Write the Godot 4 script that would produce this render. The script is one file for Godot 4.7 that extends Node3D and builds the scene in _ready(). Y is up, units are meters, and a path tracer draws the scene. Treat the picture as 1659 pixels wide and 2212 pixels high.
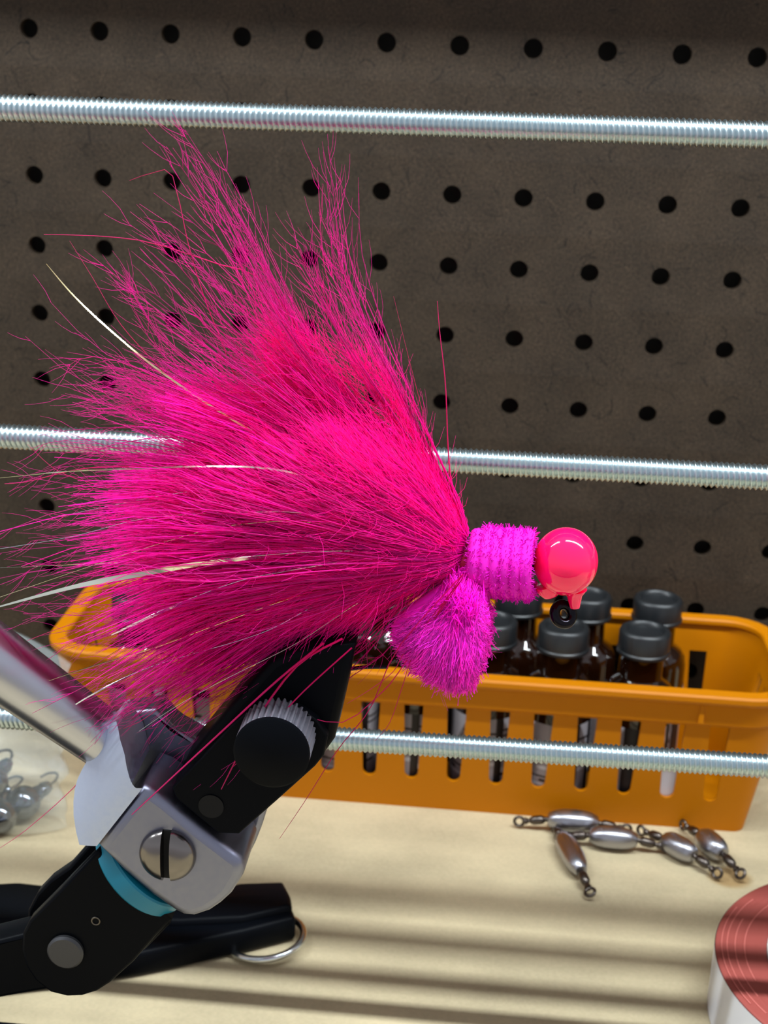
extends Node3D
# A pink feathered jig held in a fly tying vise on a desk, before a pegboard. Metres, y up, desk top at y = 0, face of the pegboard at z = 0.

var rng := RandomNumberGenerator.new()
var names := {}

# ------------------------------------------------------------------ helpers
func numbered(called: String) -> String:
	if not names.has(called):
		names[called] = 0
		return called
	names[called] += 1
	return "%s_%03d" % [called, names[called]]

func tag(o: Node, label: String, category := "", group := "", kind := "") -> Node:
	if label: o.set_meta("label", label)
	if category: o.set_meta("category", category)
	if group: o.set_meta("group", group)
	if kind: o.set_meta("kind", kind)
	return o

func thing(called: String, label: String, category: String, at := Vector3.ZERO, group := "") -> Node3D:
	var o := Node3D.new()
	o.name = numbered(called)
	add_child(o, true)
	o.position = at
	tag(o, label, category, group)
	return o

func mesh_of(st: SurfaceTool) -> ArrayMesh:
	st.generate_normals()
	return st.commit()

func put(called: String, mesh: Mesh, material: Material, parent: Node = null) -> MeshInstance3D:
	var o := MeshInstance3D.new()
	o.mesh = mesh
	o.material_override = material
	o.cast_shadow = GeometryInstance3D.SHADOW_CASTING_SETTING_ON
	if parent == null:
		o.name = numbered(called)
		add_child(o, true)
	else:
		o.name = called
		parent.add_child(o, true)
	return o

func new_st() -> SurfaceTool:
	var st := SurfaceTool.new()
	st.begin(Mesh.PRIMITIVE_TRIANGLES)
	return st

# corners run counter-clockwise seen from outside; Godot wants clockwise
func tri(st: SurfaceTool, a: Vector3, b: Vector3, c: Vector3) -> void:
	st.add_vertex(a); st.add_vertex(c); st.add_vertex(b)

func quad(st: SurfaceTool, a: Vector3, b: Vector3, c: Vector3, d: Vector3) -> void:
	tri(st, a, b, c); tri(st, a, c, d)

func box(st: SurfaceTool, lo: Vector3, hi: Vector3, bevel := 0.0005) -> void:
	var outline := [Vector2(lo.x, lo.y), Vector2(hi.x, lo.y), Vector2(hi.x, hi.y), Vector2(lo.x, hi.y)]
	prism(st, outline, lo.z, hi.z, bevel, 1)

func inset(pts: Array, by: float) -> Array:
	var out := []
	var n := pts.size()
	for i in n:
		var p: Vector2 = pts[i]
		var e0: Vector2 = (p - pts[(i + n - 1) % n]).normalized()
		var e1: Vector2 = (pts[(i + 1) % n] - p).normalized()
		var n0 := Vector2(-e0.y, e0.x)
		var n1 := Vector2(-e1.y, e1.x)
		var m := (n0 + n1).normalized()
		out.append(p + m * by / maxf(0.45, m.dot(n0)))
	return out

func ccw(pts: Array) -> Array:
	var a := 0.0
	for i in pts.size():
		var p: Vector2 = pts[i]
		var q: Vector2 = pts[(i + 1) % pts.size()]
		a += p.cross(q)
	var out := pts.duplicate()
	if a < 0.0: out.reverse()
	return out

# rounds the corners of an outline
func rounded(pts: Array, radius: float, steps := 4) -> Array:
	var out := []
	var n := pts.size()
	for i in n:
		var p: Vector2 = pts[i]
		var a: Vector2 = pts[(i + n - 1) % n]
		var b: Vector2 = pts[(i + 1) % n]
		var r := minf(radius, minf(p.distance_to(a), p.distance_to(b)) * 0.45)
		var s := p + (a - p).normalized() * r
		var e := p + (b - p).normalized() * r
		for k in steps + 1:
			var t := float(k) / steps
			out.append(s.lerp(p, t).lerp(p.lerp(e, t), t))
	return out

# an outline in x and y, extruded along z, with rounded edges of so many steps
func prism(st: SurfaceTool, outline: Array, z0: float, z1: float, bevel := 0.0005, steps := 2) -> void:
	var base := ccw(outline)
	var rings := []
	var zs := []
	for k in steps + 1:
		var a := PI / 2 * k / steps
		rings.append(inset(base, bevel * (1.0 - sin(a))))
		zs.append(z0 + bevel * (1.0 - cos(a)))
	for k in steps + 1:
		var a := PI / 2 * k / steps
		rings.append(inset(base, bevel * (1.0 - cos(a))))
		zs.append(z1 - bevel * (1.0 - sin(a)))
	var n := base.size()
	st.set_smooth_group(-1 if steps < 2 else 1)
	for k in rings.size() - 1:
		for i in n:
			var j := (i + 1) % n
			var a2: Vector2 = rings[k][i]
			var b2: Vector2 = rings[k][j]
			var c2: Vector2 = rings[k + 1][j]
			var d2: Vector2 = rings[k + 1][i]
			quad(st, Vector3(a2.x, a2.y, zs[k]), Vector3(b2.x, b2.y, zs[k]), Vector3(c2.x, c2.y, zs[k + 1]), Vector3(d2.x, d2.y, zs[k + 1]))
	st.set_smooth_group(-1)
	var front: Array = rings[-1]
	var back: Array = rings[0]
	var ids := Geometry2D.triangulate_polygon(PackedVector2Array(front))
	if ids.is_empty(): print("no cap for an outline of ", front.size(), " at ", front[0])
	for k in range(0, ids.size(), 3):
		var t := [front[ids[k]], front[ids[k + 1]], front[ids[k + 2]]]
		if (t[1] - t[0]).cross(t[2] - t[0]) < 0: t.reverse()
		tri(st, Vector3(t[0].x, t[0].y, z1), Vector3(t[1].x, t[1].y, z1), Vector3(t[2].x, t[2].y, z1))
	ids = Geometry2D.triangulate_polygon(PackedVector2Array(back))
	for k in range(0, ids.size(), 3):
		var t := [back[ids[k]], back[ids[k + 1]], back[ids[k + 2]]]
		if (t[1] - t[0]).cross(t[2] - t[0]) > 0: t.reverse()
		tri(st, Vector3(t[0].x, t[0].y, z0), Vector3(t[1].x, t[1].y, z0), Vector3(t[2].x, t[2].y, z0))

func prism_mesh(outline: Array, z0: float, z1: float, bevel := 0.0005, steps := 2) -> ArrayMesh:
	var st := new_st()
	prism(st, outline, z0, z1, bevel, steps)
	return mesh_of(st)

# the same lying flat: an outline in x and z, extruded along y
func slab(st: SurfaceTool, outline: Array, y0: float, y1: float, bevel := 0.0005, steps := 2) -> void:
	var flipped := []
	for p in outline: flipped.append(Vector2(p.x, -p.y))
	var part := new_st()
	prism(part, flipped, y0, y1, bevel, steps)
	part.generate_normals()
	st.append_from(part.commit(), 0, Transform3D(Basis(Vector3.RIGHT, -PI / 2), Vector3.ZERO))

# profile of (radius, height) from bottom to top, turned round an axis
func lathe(st: SurfaceTool, profile: Array, segs: int, xf := Transform3D.IDENTITY) -> void:
	var group := 10
	for k in profile.size() - 1:
		if k > 0:
			var d0: Vector2 = (profile[k] - profile[k - 1]).normalized()
			var d1: Vector2 = (profile[k + 1] - profile[k]).normalized()
			if d0.dot(d1) < 0.82: group += 1
		st.set_smooth_group(group)
		for i in segs:
			var a := TAU * i / segs
			var b := TAU * (i + 1) / segs
			var p: Vector2 = profile[k]
			var q: Vector2 = profile[k + 1]
			var v0 := xf * Vector3(p.x * cos(a), p.y, -p.x * sin(a))
			var v1 := xf * Vector3(p.x * cos(b), p.y, -p.x * sin(b))
			var v2 := xf * Vector3(q.x * cos(b), q.y, -q.x * sin(b))
			var v3 := xf * Vector3(q.x * cos(a), q.y, -q.x * sin(a))
			if p.x > 1e-7: tri(st, v0, v1, v2)
			if q.x > 1e-7: tri(st, v0, v2, v3)

func lathe_mesh(profile: Array, segs: int, xf := Transform3D.IDENTITY) -> ArrayMesh:
	var st := new_st()
	lathe(st, profile, segs, xf)
	return mesh_of(st)

# a frame at p whose y axis points along d
func along(p: Vector3, d: Vector3) -> Transform3D:
	var y := d.normalized()
	var x := y.cross(Vector3(0.1, 0.2, 1)).normalized()
	if y.cross(Vector3(0.1, 0.2, 1)).length() < 0.1: x = y.cross(Vector3.UP).normalized()
	return Transform3D(Basis(x, y, x.cross(y)), p)

func smooth_path(pts: Array, per := 6) -> Array:
	var out := []
	for i in pts.size() - 1:
		var p0: Vector3 = pts[maxi(i - 1, 0)]
		var p1: Vector3 = pts[i]
		var p2: Vector3 = pts[i + 1]
		var p3: Vector3 = pts[mini(i + 2, pts.size() - 1)]
		for k in per:
			out.append(p1.cubic_interpolate(p2, p0, p3, float(k) / per))
	out.append(pts[-1])
	return out

func tube(st: SurfaceTool, path: Array, radius: float, segs := 10, end_radius := -1.0) -> void:
	var r1 := radius if end_radius < 0.0 else end_radius
	var rings := []
	var side := Vector3.ZERO
	for i in path.size():
		var d: Vector3 = (path[mini(i + 1, path.size() - 1)] - path[maxi(i - 1, 0)]).normalized()
		if side == Vector3.ZERO:
			side = d.cross(Vector3(0.31, 0.5, 0.81)).normalized()
		side = (side - d * side.dot(d)).normalized()
		var up := d.cross(side)
		var ring := []
		var r := lerpf(radius, r1, float(i) / (path.size() - 1))
		for k in segs:
			var a := TAU * k / segs
			ring.append(path[i] + (side * cos(a) + up * sin(a)) * r)
		rings.append(ring)
	st.set_smooth_group(1)
	for i in rings.size() - 1:
		for k in segs:
			var j := (k + 1) % segs
			quad(st, rings[i][k], rings[i][j], rings[i + 1][j], rings[i + 1][k])
	st.set_smooth_group(2)
	for k in segs:
		tri(st, path[0], rings[0][(k + 1) % segs], rings[0][k])
		tri(st, path[-1], rings[-1][k], rings[-1][(k + 1) % segs])

func tube_mesh(path: Array, radius: float, segs := 10, end_radius := -1.0) -> ArrayMesh:
	var st := new_st()
	tube(st, path, radius, segs, end_radius)
	return mesh_of(st)

func torus(st: SurfaceTool, xf: Transform3D, big: float, small: float, segs := 28, sides := 10) -> void:
	st.set_smooth_group(1)
	for i in segs:
		for k in sides:
			var v := []
			for c in [[i, k], [i + 1, k], [i + 1, k + 1], [i, k + 1]]:
				var a: float = TAU * c[0] / segs
				var b: float = TAU * c[1] / sides
				var r := big + small * cos(b)
				v.append(xf * Vector3(r * cos(a), small * sin(b), -r * sin(a)))
			quad(st, v[0], v[1], v[2], v[3])

func ball(st: SurfaceTool, centre: Vector3, r: float, segs := 24, squash := 1.0) -> void:
	var prof := []
	for k in 13:
		var a := -PI / 2 + PI * k / 12
		prof.append(Vector2(maxf(0.0, r * cos(a)), r * squash * sin(a)))
	prof[0].x = 0.0
	prof[-1].x = 0.0
	lathe(st, prof, segs, Transform3D(Basis.IDENTITY, centre))

func mat(color: Color, rough := 0.5, metal := 0.0) -> StandardMaterial3D:
	var m := StandardMaterial3D.new()
	m.albedo_color = color
	m.roughness = rough
	m.metallic = metal
	return m

func noise_tex(seed_: int, freq: float, dark: Color, light: Color, size := 512, octaves := 4) -> NoiseTexture2D:
	var n := FastNoiseLite.new()
	n.seed = seed_
	n.frequency = freq
	n.fractal_octaves = octaves
	var g := Gradient.new()
	g.set_color(0, dark)
	g.set_color(1, light)
	var t := NoiseTexture2D.new()
	t.width = size
	t.height = size
	t.seamless = true
	t.noise = n
	t.color_ramp = g
	return t

# ------------------------------------------------------------------ fibres: thousands of thin tapering threads in one mesh
class Fibres:
	var v := PackedVector3Array()
	var n := PackedVector3Array()
	var c := PackedColorArray()
	var idx := PackedInt32Array()
	func add(path: Array, r0: float, r1: float, root: Color, tip: Color) -> void:
		var m := path.size()
		var at := v.size()
		var side := Vector3.ZERO
		for i in m:
			var d: Vector3 = (path[mini(i + 1, m - 1)] - path[maxi(i - 1, 0)]).normalized()
			if side == Vector3.ZERO: side = d.cross(Vector3(0.31, 0.5, 0.81)).normalized()
			side = (side - d * side.dot(d)).normalized()
			var up := d.cross(side)
			var t := float(i) / (m - 1)
			var r := lerpf(r0, r1, t * t)
			var col := root.lerp(tip, t)
			for k in 3:
				var o := side * cos(TAU * k / 3) + up * sin(TAU * k / 3)
				v.append(path[i] + o * r)
				n.append(o)
				c.append(col)
		for i in m - 1:
			for k in 3:
				var a := at + i * 3 + k
				var b := at + i * 3 + (k + 1) % 3
				idx.append_array([a, b + 3, b, a, a + 3, b + 3])
	func mesh() -> ArrayMesh:
		var a := []
		a.resize(Mesh.ARRAY_MAX)
		a[Mesh.ARRAY_VERTEX] = v
		a[Mesh.ARRAY_NORMAL] = n
		a[Mesh.ARRAY_COLOR] = c
		a[Mesh.ARRAY_INDEX] = idx
		var m := ArrayMesh.new()
		m.add_surface_from_arrays(Mesh.PRIMITIVE_TRIANGLES, a)
		return m

func gauss() -> float:
	return rng.randfn(0.0, 1.0)

func fibre_mat(back: float, dye := Color(1.1, 1.0, 1.06)) -> StandardMaterial3D:
	var m := mat(Color.WHITE, 0.5)
	m.albedo_color = dye   # fluorescent dye: blue and green light come back as red
	m.vertex_color_use_as_albedo = true
	m.metallic_specular = 0.3
	if back > 0.0:
		m.backlight_enabled = true
		m.backlight = Color(back, back, back)
	return m

# ------------------------------------------------------------------ materials
var aluminium: StandardMaterial3D
var black_steel: StandardMaterial3D
var zinc: StandardMaterial3D
var lead: StandardMaterial3D
var dark_wire: StandardMaterial3D
var orange: StandardMaterial3D

func make_materials() -> void:
	aluminium = mat(Color(0.53, 0.54, 0.61), 0.3, 1.0)
	aluminium.roughness_texture = noise_tex(5, 0.03, Color(0.62, 0.62, 0.62), Color(1, 1, 1), 512, 5)
	aluminium.uv1_triplanar = true
	aluminium.uv1_scale = Vector3(30, 30, 30)
	aluminium.roughness = 0.48
	black_steel = mat(Color(0.028, 0.036, 0.055), 0.42, 0.0)
	black_steel.metallic_specular = 0.17
	zinc = mat(Color(0.8, 0.86, 0.88), 0.3, 1.0)
	lead = mat(Color(0.66, 0.66, 0.69), 0.3, 1.0)
	dark_wire = mat(Color(0.36, 0.33, 0.31), 0.32, 1.0)
	orange = mat(Color(0.76, 0.455, 0.0), 0.42)
	orange.metallic_specular = 0.3
	orange.backlight_enabled = true
	orange.backlight = Color(0.25, 0.2, 0.1)

# ------------------------------------------------------------------ setting
func make_lights() -> void:
	var cam := Camera3D.new()
	cam.name = "camera"
	add_child(cam)
	cam.transform = Transform3D(Basis(Vector3(0.995403, 0.037104, -0.088291), Vector3(-0.062880, 0.948562, -0.310283), Vector3(0.072237, 0.314408, 0.946535)).orthonormalized(), Vector3(0.17302, 0.26210, 0.53091))
	cam.fov = 38.578
	cam.near = 0.02
	cam.far = 50.0
	var at := CameraAttributesPhysical.new()
	at.frustum_focal_length = 34.29
	at.frustum_focus_distance = 0.295
	at.frustum_near = 0.02
	at.frustum_far = 50.0
	at.exposure_aperture = 24.0
	cam.attributes = at
	cam.fov = 38.578
	var we := WorldEnvironment.new()
	we.name = "world"
	var e := Environment.new()
	# sky in place of the room: horizon brightened as front fill, top dimmer, floor darker
	var sky := ProceduralSkyMaterial.new()
	sky.sky_top_color = Color(0.68, 0.69, 0.72)
	sky.sky_horizon_color = Color(0.78, 0.79, 0.82)
	sky.sky_curve = 0.35
	sky.ground_horizon_color = Color(0.76, 0.76, 0.79)
	sky.ground_bottom_color = Color(0.5, 0.48, 0.46)
	sky.ground_curve = 0.3
	sky.sun_angle_max = 0.1
	e.background_mode = Environment.BG_SKY
	e.sky = Sky.new()
	e.sky.sky_material = sky
	e.background_energy_multiplier = 1.05
	e.tonemap_mode = Environment.TONE_MAPPER_LINEAR
	e.tonemap_exposure = 1.0
	e.sdfgi_enabled = true
	e.ssao_enabled = true
	e.ssil_enabled = true
	we.environment = e
	add_child(we)
	# two LED bars end to end over the desk, a hand's width in front of the spool rack
	for k in 2:
		var x0 := -0.80 if k == 0 else 0.14
		var x1 := -0.03 if k == 0 else 0.80
		var lamp := thing("lamp_bar", ["white LED light bar over the desk, the left one of the pair", "white LED light bar over the desk, the right one of the pair"][k], "lamp", Vector3(0, 0.66, 0.278), "LED light bars")
		var st := new_st()
		prism(st, rounded([Vector2(x0, 0.004), Vector2(x1, 0.004), Vector2(x1, 0.022), Vector2(x0, 0.022)], 0.004), -0.014, 0.014, 0.003, 2)
		put("housing", mesh_of(st), mat(Color(0.8, 0.8, 0.8), 0.4), lamp)
		var glow := mat(Color(0.95, 0.97, 1), 0.4)
		glow.emission_enabled = true
		glow.emission = Color(0.9, 0.96, 1.0)
		glow.emission_energy_multiplier = 8.0
		st = new_st()
		box(st, Vector3(x0 + 0.004, 0.0, -0.009), Vector3(x1 - 0.004, 0.004, 0.009), 0.001)
		put("diffuser", mesh_of(st), glow, lamp)
		var l := AreaLight3D.new()
		l.name = "lamp_bar_light"
		l.area_size = Vector2(x1 - x0 - 0.01, 0.018)
		l.light_color = Color(0.94, 0.98, 1.0)
		l.light_energy = 0.72
		l.area_range = 6.0
		l.area_attenuation = 2.0
		l.shadow_enabled = true
		l.position = Vector3((x0 + x1) / 2, 0.6585, 0.278)
		l.rotation = Vector3(-PI / 2, 0, 0)
		add_child(l, true)

func make_pegboard() -> void:
	# hardboard with quarter-inch holes on a one-inch grid: every cell is a square with a round hole
	var pitch := 0.0254
	var r := 0.00335
	var thick := 0.005
	var seg := 20
	var st := new_st()
	for row in range(-10, 15):
		for col in range(-8, 21):
			var c := Vector3(col * pitch, 0.257 + row * pitch, 0)
			var ring := []
			var edge := []
			for k in seg:
				var a := TAU * k / seg + PI / 4
				var d := Vector3(cos(a), sin(a), 0)
				ring.append(c + d * r)
				edge.append(c + d * (pitch / 2) / maxf(absf(d.x), absf(d.y)))
			for k in seg:
				var j := (k + 1) % seg
				st.set_smooth_group(-1)
				quad(st, ring[k] - Vector3(0, 0, 0.0003), edge[k], edge[j], ring[j] - Vector3(0, 0, 0.0003))
				st.set_smooth_group(1)
				quad(st, ring[j] - Vector3(0, 0, 0.0003), ring[j] - Vector3(0, 0, thick), ring[k] - Vector3(0, 0, thick), ring[k] - Vector3(0, 0, 0.0003))
				st.set_smooth_group(-1)
				quad(st, edge[k] - Vector3(0, 0, thick), ring[k] - Vector3(0, 0, thick), ring[j] - Vector3(0, 0, thick), edge[j] - Vector3(0, 0, thick))
	var im := Image.create(1024, 1024, false, Image.FORMAT_RGB8)
	var n := FastNoiseLite.new()
	n.seed = 3
	n.frequency = 0.012
	n.fractal_octaves = 3
	var n2 := FastNoiseLite.new()
	n2.seed = 8
	n2.frequency = 0.33
	n2.fractal_octaves = 3
	for y in 1024:
		for x in 1024:
			var f := 1.0 + 0.14 * n.get_noise_2d(x, y) + 0.42 * n2.get_noise_2d(x, y) + rng.randf_range(-0.12, 0.12)
			im.set_pixel(x, y, Color(0.212 * f, 0.174 * f, 0.136 * f))
	for k in 1500:
		var p := Vector2(rng.randf() * 1024, rng.randf() * 1024)
		var a := rng.randf() * TAU
		var turn := rng.randfn(0.0, 0.07)
		var shade := rng.randf_range(0.45, 0.85) if rng.randf() < 0.85 else 1.2
		for s in rng.randi_range(4, 22):
			p += Vector2.from_angle(a) * 0.9
			a += turn
			var q := Vector2i(posmod(int(p.x), 1024), posmod(int(p.y), 1024))
			var was := im.get_pixelv(q)
			im.set_pixelv(q, Color(was.r * shade, was.g * shade, was.b * shade))
	var m := mat(Color(1, 1, 1), 0.62)
	m.albedo_texture = ImageTexture.create_from_image(im)
	m.metallic_specular = 0.35
	m.uv1_triplanar = true
	m.uv1_scale = Vector3(2.6, 2.6, 2.6)
	var o := put("pegboard", mesh_of(st), m)
	tag(o, "brown hardboard pegboard with rows of round black holes behind everything", "pegboard")
	# the wall behind with battens that hold the board off it
	st = new_st()
	box(st, Vector3(-0.6, -0.9, -0.125), Vector3(0.9, 1.2, -0.025), 0.001)
	tag(put("wall_back", mesh_of(st), mat(Color(0.5, 0.48, 0.45), 0.8)), "dark wall hidden behind the pegboard", "wall", "", "structure")
	st = new_st()
	for x in [[-0.24, -0.216], [0.521, 0.545]]:
		box(st, Vector3(x[0], -0.0097, -0.0249), Vector3(x[1], 0.625, -0.0051))
	for y in [[-0.0097, 0.004], [0.6, 0.625]]:
		box(st, Vector3(-0.216, y[0], -0.0249), Vector3(0.521, y[1], -0.0051))
	tag(put("trim_1", mesh_of(st), mat(Color(0.5, 0.42, 0.3), 0.8)), "wooden battens that hold the pegboard off the wall", "batten", "", "structure")

func make_desk() -> void:
	var d := thing("desk", "pale tan wooden desktop under the basket, sinkers and vise", "desk")
	var w := 1400
	var h := 700
	var im := Image.create(w, h, false, Image.FORMAT_RGB8)
	var n := FastNoiseLite.new()
	n.seed = 21
	n.frequency = 0.01
	n.fractal_octaves = 4
	var stain := Vector2(0.2585, 0.101)
	for y in h:
		for x in w:
			var px := -0.35 + x * 0.0006667
			var pz := 0.0 + y * 0.0006667
			var grain := n.get_noise_2d(x * 0.35, y * 3.2 + 6.0 * n.get_noise_2d(x * 0.6 + 900, y * 0.6))
			var blotch := n.get_noise_2d(x * 1.1 + 300, y * 1.3 + 700)
			var f := 1.0 + 0.07 * grain + 0.09 * blotch + rng.randf_range(-0.025, 0.025)
			var c := Color(0.73 * f, 0.672 * f, 0.547 * f)
			# an old brown stain and a darker patch
			var s := Vector2((px - stain.x) / 0.0085, (pz - stain.y) / 0.0075).length() + 0.35 * blotch
			c = c.lerp(Color(0.56, 0.40, 0.20), 0.5 * smoothstep(1.0, 0.55, s))
			im.set_pixel(x, y, c)
	var m := mat(Color.WHITE, 0.55)
	m.metallic_specular = 0.3
	m.albedo_texture = ImageTexture.create_from_image(im)
	m.texture_repeat = false
	var st := new_st()
	st.set_smooth_group(-1)
	var x0 := -0.35
	var x1 := 0.583
	var z0 := 0.0005
	var z1 := 0.46
	for v in [[x0, z0], [x1, z1], [x1, z0], [x0, z0], [x0, z1], [x1, z1]]:
		st.set_uv(Vector2((v[0] + 0.35) / (w * 0.0006667), v[1] / (h * 0.0006667)))
		st.add_vertex(Vector3(v[0], 0, v[1]))
	st.set_uv(Vector2(0.5, 0.5))
	var lo := -0.025
	quad(st, Vector3(x0, lo, z1), Vector3(x1, lo, z1), Vector3(x1, 0, z1), Vector3(x0, 0, z1))
	quad(st, Vector3(x1, lo, z0), Vector3(x0, lo, z0), Vector3(x0, 0, z0), Vector3(x1, 0, z0))
	quad(st, Vector3(x0, lo, z0), Vector3(x0, lo, z1), Vector3(x0, 0, z1), Vector3(x0, 0, z0))
	quad(st, Vector3(x1, lo, z1), Vector3(x1, lo, z0), Vector3(x1, 0, z0), Vector3(x1, 0, z1))
	quad(st, Vector3(x0, lo, z0), Vector3(x1, lo, z0), Vector3(x1, lo, z1), Vector3(x0, lo, z1))
	put("tabletop", mesh_of(st), m, d)
	for p in [[-0.32, 0.03], [0.55, 0.03], [-0.32, 0.43], [0.55, 0.43]]:
		st = new_st()
		box(st, Vector3(p[0] - 0.025, -0.75, p[1] - 0.025), Vector3(p[0] + 0.025, -0.0251, p[1] + 0.025), 0.002)
		put("leg", mesh_of(st), mat(Color(0.62, 0.5, 0.36), 0.6), d)
	st = new_st()
	box(st, Vector3(-1.2, -0.8, -0.025), Vector3(1.4, -0.7501, 1.6), 0.001)
	tag(put("floor", mesh_of(st), mat(Color(0.42, 0.4, 0.38), 0.7)), "grey floor under the desk", "floor", "", "structure")
	# a shelf on the board above the frame, which keeps the lamps off the top of the pegboard
	st = new_st()
	box(st, Vector3(-0.23, 0.4, 0.0008), Vector3(0.53, 0.416, 0.1), 0.001)
	tag(put("shelf", mesh_of(st), mat(Color(0.6, 0.48, 0.34), 0.6)), "narrow wooden shelf fixed to the pegboard above the rods", "shelf")

# ------------------------------------------------------------------ the rack of threaded rods
func make_rods() -> void:
	var ends := [[Vector3(0.0573, 0.2416, 0.198), Vector3(0.2279, 0.2429, 0.198)], [Vector3(0.0537, 0.1647, 0.198), Vector3(0.2369, 0.1659, 0.198)], [Vector3(0.0939, 0.0897, 0.198), Vector3(0.2457, 0.0914, 0.198)]]
	var said := [
		"uppermost threaded steel rod, bright zinc, running across the pegboard above the feathers",
		"middle threaded steel rod, passing behind the pink feathers",
		"lowest threaded steel rod, passing in front of the orange basket",
		"threaded steel rod at the very top of the rack",
	]
	var top: Vector3 = ends[0][0]
	ends.append([top + Vector3(0, 0.066, 0), top + Vector3(0.2, 0.067, 0)])
	var left := -0.075
	var right := 0.43
	for i in 4:
		var a: Vector3 = ends[i][0]
		var b: Vector3 = ends[i][1]
		var d := (b - a) / (b.x - a.x)
		var p0 := a + d * (left - 0.012 - a.x)
		var p1 := a + d * (right + 0.012 - a.x)
		var o := put("threaded_rod", thread_mesh(p0.distance_to(p1)), zinc)
		o.transform = along(p0, p1 - p0)
		tag(o, said[i], "threaded rod", "zinc rods of the spool rack")
	for k in 2:
		var x := left if k == 0 else right - 0.012
		var st := new_st()
		var outline := rounded([Vector2(0.155, 0), Vector2(0.235, 0), Vector2(0.225, 0.37), Vector2(0.165, 0.37)], 0.012)
		var part := new_st()
		prism(part, outline, 0.0, 0.012, 0.001, 2)
		part.generate_normals()
		# outline runs in z and y: turn it to face along x
		st.append_from(part.commit(), 0, Transform3D(Basis(Vector3(0, 0, 1), Vector3(0, 1, 0), Vector3(-1, 0, 0)), Vector3(x + 0.012, 0, 0)))
		var o := put("rack_side_panel", st.commit(), mat(Color(0.7, 0.55, 0.38), 0.6))
		tag(o, ["wooden side panel at the left end of the rod rack", "wooden side panel at the right end of the rod rack"][k], "rack panel")

# a V-shaped thread as a real helix
func thread_mesh(length: float) -> ArrayMesh:
	var pitch := 0.00127
	var per := 14
	var turns := int(length / pitch)
	var st := new_st()
	st.set_smooth_group(1)
	var prof := [Vector2(0.00262, 0.0), Vector2(0.00312, 0.42), Vector2(0.00312, 0.56), Vector2(0.00262, 0.98)]
	for t in turns * per:
		var a0 := TAU * t / per
		var a1 := TAU * (t + 1) / per
		for k in 4:
			var p: Vector2 = prof[k]
			var q: Vector2 = prof[(k + 1) % 4] + (Vector2(0, 1) if k == 3 else Vector2.ZERO)
			var v := []
			for c in [[p, a0], [p, a1], [q, a1], [q, a0]]:
				v.append(Vector3(c[0].x * cos(c[1]), (c[0].y + c[1] / TAU - 0.5) * pitch, -c[0].x * sin(c[1])))
			st.set_smooth_group(20 + k)
			quad(st, v[0], v[1], v[2], v[3])
	return mesh_of(st)

# ------------------------------------------------------------------ basket
func basket_point(u: float, h: float, out: float) -> Vector3:
	# u runs round the rounded rectangle: 0..1 front, 1..2 right, 2..3 back, 3..4 left (whole units are straight runs with a quarter corner after each)
	var t := clampf(h / 0.053, 0.0, 1.0)
	var half_x := lerpf(0.1175, 0.1275, t) + out
	var half_z := lerpf(0.0275, 0.0345, t) + out
	var r := lerpf(0.005, 0.015, t) + out
	var c := Vector3(0.1512, 0, 0.0436)
	var side := int(u) % 4
	var f := u - int(u)
	var straight := 0.8
	var sx := half_x - r
	var sz := half_z - r
	var p: Vector2
	var corner := [Vector2(sx, sz), Vector2(sx, -sz), Vector2(-sx, -sz), Vector2(-sx, sz)]
	if f < straight:
		var g := f / straight
		match side:
			0: p = Vector2(lerpf(-sx, sx, g), half_z)
			1: p = Vector2(half_x, lerpf(sz, -sz, g))
			2: p = Vector2(lerpf(sx, -sx, g), -half_z)
			_: p = Vector2(-half_x, lerpf(-sz, sz, g))
	else:
		var a := PI / 2 - PI / 2 * side - PI / 2 * (f - straight) / (1 - straight)
		p = corner[side] + Vector2(cos(a), sin(a)) * r
	return c + Vector3(p.x, h, p.y)

# u of a place along the front or back whose x is given at that height
func basket_u(side: int, x: float, _h: float) -> float:
	var sx := 0.1125
	var g := ((x - 0.1512) / sx + 1.0) / 2.0
	return side + 0.8 * (g if side == 0 else 1.0 - g)

func basket_u_z(side: int, z: float, h: float) -> float:
	var t := clampf(h / 0.053, 0.0, 1.0)
	var sz := lerpf(0.0275, 0.0345, t) - lerpf(0.005, 0.015, t)
	var g := ((z - 0.0436) / sz + 1.0) / 2.0
	return side + 0.8 * (1.0 - g if side == 1 else g)

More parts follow.
